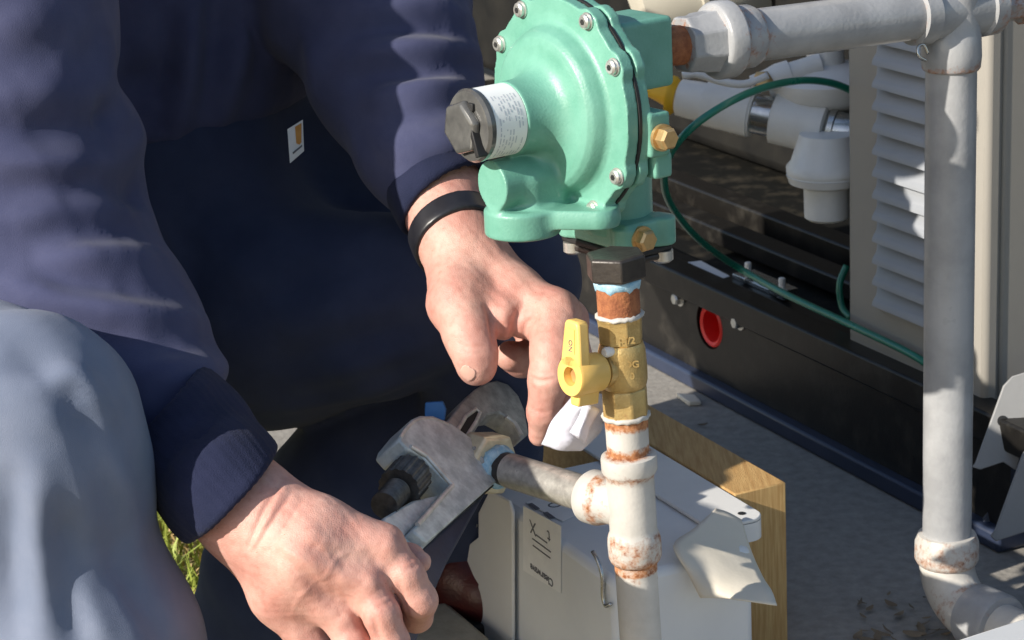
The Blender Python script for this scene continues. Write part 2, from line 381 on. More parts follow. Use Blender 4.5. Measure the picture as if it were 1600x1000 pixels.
def strokes(V, Q, L):
    "raise (+) or sink (-) folds along lines drawn on the surface: (photo points, height, width)"
    bv = BVHTree.FromPolygons([tuple(v) for v in V], [tuple(map(int, q)) for q in Q]); N = normals(V, Q); D = np.zeros(len(V))
    for pts, amp, w in L:
        P3 = []
        for u, v in spline([(a, b, 0) for a, b in pts], 5)[:, :2]:
            r = at(u, v, 1.0)-CAM; hit = bv.ray_cast(Vector(CAM), Vector(r).normalized())
            if hit[0] is not None: P3.append(np.array(hit[0]))
        if len(P3) < 2: continue
        P3 = np.array(P3); nn = len(P3)
        m = np.where(((V > P3.min(0)-3*w) & (V < P3.max(0)+3*w)).all(1))[0]
        if not len(m): continue
        X = V[m]; best = np.full(len(m), 9.); wt = np.zeros(len(m))
        for i in range(nn-1):
            a, b = P3[i], P3[i+1]; ab = b-a; t = np.clip(((X-a) @ ab)/max(1e-12, ab @ ab), 0, 1)
            d = np.linalg.norm(X-a-t[:, None]*ab, axis=1); g = (i+t)/(nn-1)
            u = d < best; best[u] = d[u]; wt[u] = np.sin(np.pi*np.clip(.08+.84*g[u], 0, 1))**.6
        D[m] += amp*wt*np.exp(-(best/w)**2)
    return V + N*D[:, None]
def wob(P, f, ph=0):
    "cheap smooth noise in -1..1"
    x, y, z = P.T; a = 0
    for i in range(3):
        k = f*(1.0+.73*i); a = a + np.sin(k*x*1.1+k*.6*y+ph+i*2.1)*np.sin(k*y*.9-k*.7*z+ph*1.7+i)*np.cos(k*z+.4*k*x+ph*.6)/(1+.6*i)
    return a/1.6
def text(name, s, o, X, Y, size, material, parent, align='CENTER', off=0):
    "lettering as a thin mesh: o lower middle, X reading direction, Y up"
    c = bpy.data.curves.new(name, 'FONT'); c.body = s; c.size = size; c.align_x = align; c.extrude = .00012; c.offset = off
    t = bpy.data.objects.new(name, c); COL.objects.link(t); bpy.context.view_layer.update()
    me = bpy.data.meshes.new_from_object(t.evaluated_get(bpy.context.evaluated_depsgraph_get())); bpy.data.objects.remove(t)
    X = nrm(X); Y = nrm(Y); Zz = np.cross(X, Y)
    me.transform(Matrix(((X[0], Y[0], Zz[0], o[0]), (X[1], Y[1], Zz[1], o[1]), (X[2], Y[2], Zz[2], o[2]), (0, 0, 0, 1))))
    me.materials.clear(); me.materials.append(MATS[material]); return link(name, me, parent)
#@@SETTING

# ================================================================== SETTING: ground, slab, grass
def sheet(name, pts, z, material, th=None):
    b = MB()
    if th: b.prism([(x, y, z) for x, y in pts], (0, 0, -th))
    else: b.add([(x, y, z) for x, y in pts], [tuple(range(len(pts)))])
    o = b.build(name, material, smooth=None); o['kind'] = 'structure'; return o
sheet('ground', [(-60, -60), (60, -60), (60, 60), (-60, 60)], -.06, 'soil')
def plan(e, s): return (E*e + S*s)[:2]
# slab edge lies left of the man's boot, parallel to the generator
slab = sheet('concrete_slab', [plan(.70, 2.2), plan(5, 2.2), plan(5, -6), plan(.70, -6)], 0, 'concrete', .058)

def blades(name, cx, cy, rx, ry, n, material, h0, h1, w):
    V = []; F = []; rnd = np.random.RandomState(len(name)+n)
    for i in range(n):
        x = cx+rnd.uniform(-rx, rx); y = cy+rnd.uniform(-ry, ry); a = rnd.uniform(0, 6.28); h = rnd.uniform(h0, h1)
        b = rnd.uniform(.1, 1.0)*h; da = np.array([math.cos(a), math.sin(a)]); dn = np.array([-da[1], da[0]])*w*rnd.uniform(.6, 1.3)
        k = len(V)
        for t, wd in ((0, 1), (.5, .8), (1, .05)):
            c = np.array([x, y])+da*b*t*t; zz = -.062+h*t*(1-.25*t*b/h)
            V += [(*(c-dn*wd), zz), (*(c+dn*wd), zz)]
        F += [(k, k+1, k+3, k+2), (k+2, k+3, k+5, k+4)]
    return mk(name, V, F, material, smooth=True, kind='stuff')
g = on_level(235, 840, -.04)
tag(blades('grass', g[0]-.02, g[1]+.12, .5, .75, 15000, 'grass_blade', .02, .07, .0022), 'sunlit yellow-green lawn seen between the knee and the sleeve cuff', 'grass')
tag(blades('dry_grass', g[0], g[1]-.02, .34, .30, 2600, 'grass_dry', .01, .035, .003), 'dry straw-coloured grass and leaf bits beside the knee', 'dry grass')

# ================================================================== GENERATOR (black skid, grey louvred enclosure)
C0 = 1.3418                                    # distance of the skid's side face along E
def gp(u, v, off=0.0): return on_plane(u, v, E, C0+off)
gs = lambda p: float(np.asarray(p) @ S)
def gpt(off, s, z): return E*(C0+off) + S*s + Z*z
gen = thing('generator', 'generator with black skid base and grey louvred enclosure behind the pipes', 'generator', tuple(gpt(.3, -2, 0)))
sR = gs(gp(1600, 700)) - .02                   # near end of the skid
sL = -3.6
zt = .127                                      # top of the skid plate
# side plate with a round hole
hole = gp(1108, 508); hs, hz, hr = gs(hole), hole[2], .0300
def plate(off, th):
    b = MB(); n = 40; ring = [(hs+hr*math.cos(2*math.pi*i/n), hz+hr*math.sin(2*math.pi*i/n)) for i in range(n)]
    x0, x1, z0, z1 = hs-.11, hs+.11, .022, zt
    sq = []
    for i in range(n):
        a = 2*math.pi*i/n; c, s_ = math.cos(a), math.sin(a)
        tx = ((x1-hs)/c if c > 0 else (x0-hs)/c) if abs(c) > 1e-6 else 9e9; ty = ((z1-hz)/s_ if s_ > 0 else (z0-hz)/s_) if abs(s_) > 1e-6 else 9e9
        t = min(tx, ty); sq.append((hs+c*t, hz+s_*t))
    V = [gpt(off, *p) for p in ring] + [gpt(off, *p) for p in sq] + [gpt(off+th, *p) for p in ring]
    F = [(i, (i+1) % n, n+(i+1) % n, n+i)[::-1] for i in range(n)] + [(i, (i+1) % n, 2*n+(i+1) % n, 2*n+i) for i in range(n)]
    b.add(V, F)
    for a, c in ((sL, x0), (x1, sR)): b.add([gpt(off, a, z0), gpt(off, c, z0), gpt(off, c, z1), gpt(off, a, z1)], [(0, 1, 2, 3)])
    for s_, zc in ((x0, z1), (x1, z1), (x0, z0), (x1, z0)):   # corners of the square between the ray hits
        pass
    return b
pb = plate(0, .006); 
for sx, zc in ((hs-.11, zt), (hs+.11, zt), (hs-.11, .022), (hs+.11, .022)):
    # small corner triangles that close the square round the hole
    ring = [p for p in pb.V[40:80]]
    near = sorted(ring, key=lambda p: np.linalg.norm(np.array(p)-gpt(0, sx, zc)))[:2]
    pb.add([near[0], near[1], gpt(0, sx, zc)], [(0, 1, 2)])
side = pb.build('side_plate', 'skid_black', gen, smooth=None)
MB().box(gpt(.03, (sL+sR)/2, zt+.0015), E*.03, S*(sR-sL)/2, Z*.0015).build('top_flange', 'skid_black', gen, bevel=.001)
MB().box(gpt(.012, (sL+sR)/2, .011), E*.026, S*(sR-sL)/2, Z*.0105).build('base_rail', 'rail_blue', gen, bevel=.004)
# rubber-lined pipe seen through the hole
MB().lathe(gpt(.004, hs+.005, hz), E, [(-.004, .0200), (-.006, .0235), (-.004, .0262), (.05, .0262), (.05, .0200), (-.004, .0200)], 40, caps=False).build('red_grommet', 'red_rubber', gen, smooth=50)
MB().lathe(gpt(.030, hs+.006, hz), E, [(0, .0202), (.004, .0202)], 32).build('grommet_end', 'red_rubber', gen)
def hexbolt(o, d, r, h, name, parent, material='silver_bolt', washer=True, rot=.2):
    b = MB()
    if washer: b.lathe(o, d, [(0, r*1.35), (.0015, r*1.35)], 24)
    b.lathe(o, d, [(.0016, r), (h*.8, r), (h, r*.82)], poly=6, rot=rot)
    return b.build(name, material, parent, smooth=30)
for u, v in ((1063, 466), (1157, 503)): hexbolt(gp(u, v), -E, .0075, .010, 'bolt', gen)
# white sticker, ground lug block on the flange
p0 = on_level(1060, 412, zt+.0032); p1 = on_level(1095, 408, zt+.0032); p2 = on_level(1140, 432, zt+.0032); p3 = on_level(1110, 441, zt+.0032)
MB().prism([p0, p1, p2, p3], Z*.0006).build('sticker', 'paper_label', gen, smooth=None)
lug = MB(); q0 = on_level(1195, 442, zt+.006); lug.box(q0, E*.016, S*.050, Z*.003); lug_o = lug.build('ground_bar', 'chrome', gen, bevel=.001)
for u, v in ((1169, 425), (1222, 450)):
    q = on_level(u, v+8, zt+.008); MB().lathe(q, Z, [(0, .0062), (.004, .0062), (.004, .0042), (.018, .0042), (.019, .003)], 16).build('terminal_screw', 'white_valve', lug_o)
for u, v in ((1165, 436), (1188, 440), (1212, 455), (1225, 462)):
    q = on_level(u, v, zt+.009); MB().box(q, E*.006, S*.008, Z*.0035).build('terminal_clamp', 'chrome', lug_o, bevel=.001)
# deck, cross members, engine mass behind
b = MB().box(gpt(.50, -1.6, zt-.03), E*.43, S*2.2, Z*.008); b.build('deck', 'deck_dark', gen)
for u, v, th in ((1060, 262, .02), (1060, 300, .012), (1060, 395, .016)):
    q = on_level(u, v, zt+.03); MB().box(np.array([q[0], q[1], zt-.002])-E*.0+S*.1, E*.018, S*1.4, Z*th).build('cross_member', 'skid_black', gen, bevel=.003)
eb = MB().box(gpt(.62, -3.7, .70), E*.22, S*2.25, Z*.58); eb.build('engine_block', 'engine_dark', gen, bevel=.02)
for i in range(9):
    MB().box(gpt(.398, -3.0+i*.16, .42+.05*(i % 3)), E*.015, S*.045, Z*(.12+.03*(i % 2))).build('engine_rib', 'engine_dark', gen, bevel=.008)
# grey enclosure: louvred side panel, end panel
po = .014
L0, R1 = gp(1325, 520, po), gp(1537, 640, po); s0, s1 = gs(L0), gs(R1)
zb = zt+.0045; ztop = 1.05
pan = MB().box(gpt(po+.010, (s0+s1)/2, (zb+ztop)/2), E*.010, S*(s1-s0)/2, Z*(ztop-zb)/2).build('enclosure_panel', 'panel_grey', gen, bevel=.006)
MB().box(gpt(po+.0205+.42, s1-.012, (zb+ztop)/2), E*.42, S*.010, Z*(ztop-zb)/2).build('enclosure_end', 'panel_grey', gen, bevel=.004)
MB().box(gpt(po+.0245+.42, s0+.030, (zb+ztop)/2), E*.42, S*.010, Z*(ztop-zb)/2).build('inner_bulkhead', 'engine_dark', gen, bevel=.004)
la, lb = gs(gp(1371, 200, po)), gs(gp(1490, 300, po)); top = gp(1371, 66, po)[2]; pitch = top-gp(1371, 66+35.2, po)[2]
for i in range(-3, 12):
    zz = top-i*pitch; b = MB(); n = 6
    prof = [(0, zz)] + [(-.014*math.sin(k/n*math.pi/2)**1.2, zz-pitch*.86*(k/n)) for k in range(1, n+1)] + [(0, zz-pitch*.80)]
    V = []
    for s_ in (la, la+.010, lb-.01, lb):
        sc = 0.1 if s_ in (la, lb) else 1
        V += [gpt(po+o_*sc-.0002, s_, z_) for o_, z_ in prof]
    k = len(prof); F = [(j*k+i2, (j+1)*k+i2, (j+1)*k+i2+1, j*k+i2+1)[::-1] for j in range(3) for i2 in range(k-1)]
    b.add(V, F); b.build('louver', 'louver_grey', pan, smooth=40)
# folded leg plate at the near end and the grey guard beside it
def pxprism(P, d, th, name, material, parent, bevel=.001, slope=(0, 0)):
    pts = [at(u, v, d + slope[0]*(u-P[0][0]) + slope[1]*(v-P[0][1])) for u, v in P]
    return MB().prism(pts, FW*th).build(name, material, parent, smooth=None, bevel=bevel)
lp = MB(); P = [(1520, 730), (1525, 722), (1568, 603), (1582, 588), (1640, 570), (1650, 590), (1600, 690), (1588, 735), (1568, 722), (1532, 734)]
dl = 2.27
pl = pxprism(P, dl, .004, 'leg_plate', 'plate_grey', gen)
MB().lathe(at(1567, 658, dl-.0006), FW, [(0, .0055), (.0004, .0055)], 20).build('bolt_hole', 'gasket_black', pl)
pxprism([(1600, 640), (1660, 560), (1660, 760), (1552, 838), (1530, 830), (1568, 742)], 2.33, .02, 'corner_post', 'rail_blue', gen)
pxprism([(1549, 838), (1556, 828), (1602, 700), (1660, 600), (1660, 830), (1600, 832), (1556, 846)], 2.24, .006, 'guard_plate', 'plate_grey', gen)

wc_ = on_level(1075, 628, .0)
chip = MB().prism([wc_+Z*.0005+S*a+E*b for a, b in ((-.022, -.004), (-.004, .012), (.022, .006), (.016, -.008))], Z*.006).build('wood_chip', 'card', None, bevel=.0015)
tag(settle(chip), 'small tan wood chip on the concrete beside the skid rail', 'wood chip')
# ================================================================== white fuel train inside the generator
ft = thing('fuel_train', 'white gas pipe and valve with yellow cap inside the generator', 'gas valve', tuple(on_level(1180, 330, zt+.02)))
a = at(1062, 152, 2.62); b_ = at(1340, 212, 2.56); ax = nrm(b_-a); Ln = np.linalg.norm(b_-a)
MB().lathe(a, ax, [(-.002, .018), (0, .021), (.02, .0225), (.03, .0225), (.031, .026), (.085, .028), (.086, .0265), (.088, .0265)], 32).build('pipe_socket', 'white_valve', ft)
MB().lathe(a, ax, [(.0885, .0225), (.110, .0225)], 32).build('bare_ring', 'chrome', ft)
MB().lathe(a, ax, [(.1105, .024), (.112, .029), (.170, .030), (.172, .027)], 32).build('white_sleeve', 'white_valve', ft)
MB().lathe(a, ax, [(.1725, .023), (.176, .026), (.182, .026), (.183, .023), (Ln+.06, .023)], 32).build('dark_coupling', 'chrome', ft)
MB().lathe(a, ax, [(-.002, .0175), (-.008, .0225), (-.012, .0225), (-.013, .014), (-.046, .004)][::-1], 28).build('yellow_cap', 'yellow_cap', ft)
c = at(1292, 250, 2.545)
MB().lathe(c, -Z, [(-.03, .030), (.0, .040), (.006, .045), (.012, .045), (.0125, .0435), (.015, .0435), (.0155, .045), (.024, .042), (.030, .026), (.064, .0255), (.067, .022)], 40).build('drip_cup', 'white_valve', ft)
c = at(1290, 130, 2.60)
MB().lathe(c, Z, [(-.055, .022), (-.03, .022), (-.028, .040), (-.012, .062), (0, .066), (.006, .066), (.010, .060), (.02, .040), (.024, .022), (.045, .020)], 40).build('diaphragm_valve', 'white_valve', ft)
MB().lathe(at(1215, 120, 2.57), nrm(RT+.3*UP), [(-.03, .010), (-.012, .012), (0, .015), (.014, .015), (.015, .012), (.05, .012)], 24).build('side_port', 'white_valve', ft)
MB().lathe(at(1190, 128, 2.56), -FW, [(0, .012), (.01, .012), (.012, .009)], poly=6).build('brass_screw', 'brass_plug', ft)
MB().tube(spline([at(u, v, 2.55) for u, v in ((1066, 118), (1090, 116), (1130, 128), (1165, 131), (1200, 118))], 6), .0045, 10).build('sensing_line', 'white_valve', ft, smooth=True)
cn = MB().lathe(at(1095, -45, 2.75), nrm(RT*.8+UP*.3), [(-.09, .04), (-.085, .075), (-.02, .08), (-.018, .084), (-.012, .084), (-.01, .08), (.06, .078), (.065, .05)], 40).build('air_canister', 'cream_can', gen)
MB().tube([at(1110, -40, 2.78), at(1120, -60, 2.78)+E*.20, at(1120, -60, 2.78)+E*.42], .028, 20).build('intake_pipe', 'engine_dark', gen)

# ================================================================== green ground wire
wp = [(1345, 148, 2.52), (1300, 130, 2.50), (1250, 126, 2.46), (1190, 138, 2.40), (1130, 165, 2.36), (1075, 205, 2.36), (1043, 250, 2.40), (1040, 300, 2.46), (1065, 345, 2.54), (1105, 385, 2.62),
      (1160, 422, 2.70), (1230, 461, 2.60), (1330, 508, 2.50), (1435, 560, 2.40), (1490, 608, 2.37), (1545, 678, 2.33), (1575, 720, 2.33)]
w = MB().tube(spline([at(*p) for p in wp], 10), .0041, 12).build('ground_wire', 'wire_green', None, smooth=True)
tag(w, 'green insulated wire looping from behind the regulator along the skid', 'wire')
w2 = MB().tube(spline([at(1330, 132, 2.56), at(1310, 128, 2.58), at(1290, 133, 2.60)], 6), .0045, 10)
w3 = MB().tube(spline([at(1323, 415, 2.60), at(1312, 445, 2.60), at(1316, 480, 2.60), at(1330, 497, 2.58)], 8), .004, 10).build('ground_wire', 'wire_green', None, smooth=True)
tag(w3, 'short loop of green wire tucked at the grey panel edge', 'wire')
#@@PIPES

# ================================================================== RISER: pipe, tee, side nipple
def axis_at(o, d, v):
    lo, hi = -1.5, 1.5
    for _ in range(60):
        t = (lo+hi)/2
        if px(o+d*t)[1] > v: lo = t
        else: hi = t
    return (lo+hi)/2
ro = at(988, 800, 1.80); rax = nrm(Z - .030*RT)
T = lambda v: axis_at(ro, rax, v)
foot = ro + rax*(-(ro[2])/rax[2])
ris = thing('gas_riser', 'rust-spotted white riser pipe with a tee rising in front of white box', 'gas pipe', tuple(foot))
seg = 48
def rings(a, b, r, wa, wb, n=6): return [(a+(b-a)*i/n, r, wa+(wb-wa)*i/n) for i in range(n+1)]
tb = -ro[2]/rax[2]
MB().lathe(ro, rax, rings(tb+.001, T(925), .0166, 0, 0) + rings(T(922), T(893), .0166, .02, .25, 6) + rings(T(890), T(872), .0169, .42, .5, 4), seg).build('lower_pipe', 'white_paint', ris)
tee = MB()
tp = [(T(878), .0176, .5), (T(874), .0195, .45), (T(868), .0208, .36), (T(850), .0212, .30), (T(840), .0210, .36), (T(833), .0200, .30), (T(829), .0188, .22)]
tp += rings(T(822), T(752), .0187, .10, .03, 6)
tp += [(T(742), .0190, .34), (T(738), .0205, .36), (T(733), .0218, .16), (T(716), .0220, .06), (T(711), .0214, .12), (T(708), .0175, .38)]
tee.lathe(ro, rax, tp, seg)
tc = ro + rax*T(795); NB = nrm((-.655, .755, -.03))           # side branch of the tee, away to the left
tee.lathe(tc, NB, [(.004, .0170, .15), (.026, .0175, .25), (.029, .0195, .40), (.034, .0212, .36), (.036, .0218, .1), (.046, .0218, .06), (.048, .0205, .2), (.0485, .0150, .42)], seg)
tee_o = tee.build('tee', 'white_paint', ris, smooth=50)
MB().lathe(ro, rax, [(T(709), .0160, .4), (T(702), .0164, .52), (T(694), .0166, .34), (T(690), .0166, .12), (T(672), .0166, .02), (T(668), .0167, .3), (T(662), .0168, .52), (T(648), .0166, .55)], seg).build('upper_nipple', 'white_paint', ris)
hexc = at(770, 704, 1.0); 
lead = np.linalg.norm
def along(o, d, u):
    lo, hi = 0, 1.0
    for _ in range(60):
        t = (lo+hi)/2
        if px(o+d*t)[0] > u: lo = t
        else: hi = t
    return (lo+hi)/2
nl = along(tc, NB, 797)
MB().lathe(tc, NB, rings(.046, nl, .0146, 0, 0), 40).build('side_nipple', 'steel_nipple', ris)
MB().lathe(tc, NB, [(nl-.001, .0140), (nl+.010, .0140)], 40).build('nipple_thread', 'black_iron', ris)
dz = MB(); k = 40
for i, (t, r) in enumerate(((nl+.004, .0136), (nl+.008, .0150), (nl+.013, .0158), (nl+.0165, .0150))): pass
dope = MB().lathe(tc, NB, [(nl+.0075, .0142), (nl+.0085, .0172), (nl+.012, .0186), (nl+.0178, .0180)], 40)
dope.V = [tuple(np.array(v) + .0008*np.array([math.sin(900*v[0]+700*v[2]), math.cos(800*v[1]), math.sin(600*v[2]+500*v[1])])) for v in dope.V]
dope.build('sealant_ring', 'blue_dope', ris, smooth=True)
union_c = tc + NB*(nl+.017)
hx = thing('hex_fitting', 'pale hexagonal pipe fitting with blue sealant gripped by the wrench jaw', 'fitting', tuple(union_c-Z*.025))
MB().lathe(union_c, NB, [(0, .0180), (.001, .0260), (.003, .0280), (.024, .0280), (.027, .0260)], poly=6, rot=.25).build('hex_collar', 'zinc_hex', hx, smooth=25, bevel=.001)
MB().lathe(union_c, NB, [(.0272, .0175), (.060, .0175), (.062, .016)], 36).build('fitting_body', 'black_iron', hx)

# ================================================================== BALL VALVE
bv_ = thing('ball_valve', 'brass ball valve with yellow lever handle below the green regulator', 'valve', tuple(ro+rax*T(652)))
Rr = nrm(np.cross(FW, rax)); Fr = nrm(np.cross(rax, Rr))
MB().lathe(ro, rax, [(T(652), .0165, .3), (T(650), .0182, .25), (T(607), .0182, .0), (T(603), .0172, 0)], poly=8, rot=.25).build('lower_hex', 'brass_body', bv_, smooth=25, bevel=.0012)
MB().lathe(ro, rax, [(T(604), .0160), (T(600), .0176), (T(592), .0186), (T(575), .0188), (T(545), .0182), (T(537), .0170), (T(534), .0165)], 40).build('ball_housing', 'brass_body', bv_, smooth=50)
MB().lathe(ro, rax, [(T(535), .0160), (T(532), .0172), (T(503), .0176), (T(497), .0180, .1), (T(494), .0186, .05), (T(492), .0178, .2)], poly=8, rot=.25).build('upper_hex', 'brass_body', bv_, smooth=25, bevel=.0012)
ring = MB().lathe(ro, rax, [(T(495), .0176), (T(493), .0188), (T(490), .0186), (T(488), .0168)], 40)
ring.V = [tuple(np.array(v)+.0007*np.array([math.sin(1100*v[1]+300*v[0]), 0, math.sin(900*v[0]+700*v[1])])) for v in ring.V]
ring.build('sealant_rim', 'white_paint', bv_, smooth=True)
ring = MB().lathe(ro, rax, [(T(653), .0168), (T(651), .0186), (T(647), .0188), (T(645), .0180)], 40)
ring.V = [tuple(np.array(v)+.0006*np.array([math.sin(1000*v[1]), 0, math.sin(800*v[0])])) for v in ring.V]
ring.build('sealant_rim', 'white_paint', bv_, smooth=True)
# raised casting marks
for v, s_, sz in ((523, '1-1/2', .0075), (560, 'WOG', .0075), (578, '600', .0075)):
    pc = ro + rax*T(v+4) - Fr*.0180 + Rr*.002
    text('casting_mark', s_, pc, Rr, rax, sz, 'brass_body', bv_, off=.0002)
sd = nrm(-RT*.80 - FW*.58 - UP*.12)                     # valve stem direction
sc_ = ro + rax*T(574)
MB().lathe(sc_, sd, [(.012, .0125), (.020, .0125), (.021, .0095), (.026, .0095)], 28).build('stem_boss', 'brass_body', bv_)
hl = MB()
bo = sc_ + sd*.0225
hd = MB().lathe(bo, sd, [(0, .0135), (.002, .0150), (.027, .0160), (.029, .0150), (.029, .0075), (.022, .0070)], 36).build('handle_hub', 'yellow_handle', bv_, smooth=45)
MB().lathe(bo+sd*.0215, sd, [(0, .0069), (.0015, .0069)], poly=6).build('stem_nut', 'brass_plug', hd)
hy = nrm(rax - sd*(rax @ sd)); hxv = np.cross(hy, sd)
lev = MB().prism([bo+sd*.029+hy*y+hxv*x for x, y in ((-.0125, .006), (.0125, .006), (.0085, .040), (.0065, .043), (-.0065, .043), (-.0085, .040))], -sd*.0105)
lev_o = lev.build('lever', 'yellow_handle', bv_, bevel=.002)
MB().prism([bo+sd*.0295+hy*y+hxv*x for x, y in ((-.0055, .018), (.0055, .018), (.0045, .037), (-.0045, .037))], -sd*.0004).build('lever_inset', 'yellow_handle', lev_o)
text('lever_mark', 'ON', bo+sd*.0299+hy*.024+hxv*(-.0012), -hy, hxv, .006, 'ink', lev_o)
MB().lathe(sc_+sd*.018+hy*.016+hxv*.006, sd, [(-.004, .0035), (.004, .0042), (.006, .003)], 16).build('lock_tab', 'white_valve', bv_)
MB().prism([bo+sd*.004+hy*y+hxv*x for x, y in ((-.006, -.012), (.006, -.012), (.005, -.024), (-.005, -.024))], sd*.02).build('lever_stop', 'yellow_handle', bv_, bevel=.0015)

# rusty nipple and black bushing between valve and regulator
nb = thing('pipe_nipple', 'short rusty threaded pipe nipple above the brass valve', 'pipe nipple', tuple(ro+rax*T(490)))
pr = []
t0, t1 = T(494), T(440); nt_ = 16
for i in range(nt_):
    a = t0+(t1-t0)*i/nt_; pr += [(a, .0163), (a+(t1-t0)/nt_*.5, .01648)]
MB().lathe(ro, rax, pr, 44).build('threads', 'rust', nb, smooth=30)
dp = MB().lathe(ro, rax, [(T(449), .0158), (T(446), .0172), (T(440), .0182), (T(434), .0178)], 48)
dp.V = [tuple(np.array(v) + rax*(-.0028*max(0, math.sin(7*math.atan2(*(np.array(v)-ro)[:2])))**2 if i < 96 else 0)) for i, v in enumerate(dp.V)]
dp.build('sealant_drip', 'blue_dope', nb, smooth=True)
#@@REG
# ================================================================== REGULATOR
AR = math.radians(35)
n_ = np.array([-math.cos(AR), -math.sin(AR), 0]); q_ = np.array([math.sin(AR), -math.cos(AR), 0])
RC = at(880, 168, 1.80)
def rg(a, b, c): return RC + n_*a + q_*b + Z*c
reg = thing('gas_regulator', 'mint green gas pressure regulator with round diaphragm case and bolts', 'regulator', tuple(rg(-.05, 0, -.125)))
bush = MB().lathe(ro, rax, [(T(434), .0215), (T(431), .0238), (T(398), .0238), (T(395), .0215)], poly=6, rot=.12).build('black_bushing', 'black_iron', reg, smooth=25, bevel=.001)
def radial(P):
    w = P-RC.astype('f'); a = w @ n_; rr = np.linalg.norm(w - a[:, None]*n_, axis=1); return a, rr
BOLT = [math.radians(x) for x in (30, 60, 120, 150, 210, 240, 300, 330)]
def edge(P, grow=0):
    w = P-RC.astype('f'); b = w @ q_.astype('f'); c = w[:, 2]; th = np.arctan2(c, b); rr = np.hypot(b, c); k = np.zeros(len(P), 'f')
    for t in BOLT: k = np.maximum(k, np.exp(-(np.angle(np.exp(1j*(th-t)))/.125)**4))
    return (rr-(.0868+.0052*k+grow))*.85
def case(P):
    a, rr = radial(P)
    prof = np.interp(rr, [0, .030, .052, .058, .0620, .0645, .0660, .0690, .075, .095], [.024, .0235, .0225, .0210, .0175, .0125, .0085, .0060, .005, .0045])
    d = np.maximum((a-prof)*.8, np.maximum(-a-.006, edge(P)))
    tw = cyl(P, RC, n_, .0, .0545, .0288, .0012)
    d = smin(d, tw, .020)
    return d
def vent(P):
    v1 = cyl(P, rg(0, 0, -.050), n_, .012, .0715, .0195, .001)
    cup = cyl(P, rg(.044, 0, 0), Z, -.093, -.0715, .0300, .0025)
    cup2 = cyl(P, rg(.044, 0, 0), Z, -.0755, -.0705, .0285, .0025)
    nk = sbox(P, rg(.032, 0.0, -.060), n_, q_, Z, .020, .021, .020, .010)
    arm = rcone(P, rg(.036, .004, -.079), rg(.004, .046, -.079), .021, .017)
    arm = np.maximum(arm, np.abs((P-rg(0, 0, -.0785).astype('f')) @ Z)-.0075)
    web = sbox(P, rg(.016, 0, -.045), n_, q_, Z, .018, .016, .03, .006)
    d = smin(v1, nk, .006); d = smin(d, cup2, .007); d = np.minimum(d, cup); d = smin(d, arm, .005); d = smin(d, web, .006)
    return d
def cover(P): return smin(case(P), vent(P), .005)
lo = np.min([rg(.08, .1, -.1), rg(-.01, -.1, .095), rg(.08, -.1, -.1), rg(-.01, .1, .095)], 0)-.004
hi = np.max([rg(.08, .1, -.1), rg(-.01, -.1, .095), rg(.08, -.1, -.1), rg(-.01, .1, .095)], 0)+.004
V, Q = surf(cover, lo, hi, .0011)
V = relax(V, Q, 1, .4)
cov = mk('diaphragm_cover', V, Q, 'green_paint', reg, smooth=True)
# rear half: lobed flange, dome, inlet block, valve body, foot flange
def lobed(P, a0, a1, r, dr):
    w = P-RC.astype('f'); a = w @ n_; b = w @ q_.astype('f'); c = w[:, 2]; th = np.arctan2(c, b); rr = np.hypot(b, c)
    R_ = r + dr*np.clip(np.cos(8*(th-math.pi/8))*1.6, -1, 1)
    return np.maximum((rr-R_)*.9, np.maximum(a-a1, a0-a))
def rear(P):
    aa = (P-RC.astype('f')) @ n_.astype('f'); d = np.maximum(edge(P, .0006), np.maximum(aa+.0085, -.0175-aa))
    a, rr = radial(P)
    prof = np.interp(rr, [0, .040, .056, .066, .070], [-.046, -.045, -.038, -.024, -.016])
    d = smin(d, np.maximum((prof-a)*.8, np.maximum(a+.010, rr-.072)), .003)
    blk = sbox(P, rg(-.062, .004, .036), n_, q_, Z, .026, .027, .028, .004)
    inl = cyl(P, rg(0, 0, .030), n_, -.089, -.05, .0275, .002)
    col = cyl(P, rg(-.050, 0, 0), Z, -.108, -.02, .0285, .002)
    d = smin(d, blk, .004); d = smin(d, inl, .003); d = smin(d, col, .008)
    lug = sbox(P, rg(-.024, .078, -.012), n_, q_, Z, .010, .012, .017, .002); d = smin(d, lug, .003)
    lug2 = sbox(P, rg(-.030, .074, -.038), n_, q_, Z, .009, .012, .010, .003); d = smin(d, lug2, .003)
    return d
lo2 = np.min([rg(-.095, s1_*.100, s2_*.1-.012) for s1_ in (-1, 1) for s2_ in (-1, 1)]+[rg(0, s1_*.100, 0) for s1_ in (-1, 1)], 0)
hi2 = np.max([rg(-.095, s1_*.100, s2_*.1) for s1_ in (-1, 1) for s2_ in (-1, 1)]+[rg(0, s1_*.100, 0) for s1_ in (-1, 1)], 0)
V, Q = surf(rear, lo2, hi2, .0013); V = relax(V, Q, 1, .4)
mk('rear_case', V, Q, 'green_paint', reg, smooth=True)
MB().lathe(RC, n_, [(-.0085, .0880), (-.006, .0880)], 72).build('gasket', 'gasket_black', reg)
def foot_(P):
    d = sbox(P, rg(-.050, -.003, -.105), n_, q_, Z, .024, .044, .0115, .003)
    for b in (-.038, .032): d = smin(d, cyl(P, rg(-.033, b, 0), Z, -.1165, -.097, .0115, .002), .003)
    for b in (-.036, .034): d = smin(d, cyl(P, rg(-.068, b, 0), Z, -.1165, -.0935, .011, .002), .003)
    return d
V, Q = surf(foot_, rg(-.05, 0, -.105)-np.array([.075, .075, .02]), rg(-.05, 0, -.105)+np.array([.075, .075, .022]), .0011)
mk('foot_flange', relax(V, Q, 1, .4), Q, 'green_paint', reg, smooth=True)
MB().box(rg(-.050, -.003, -.1195), n_*.0235, q_*.0435, Z*.0028).build('foot_gasket', 'gasket_black', reg, bevel=.002)
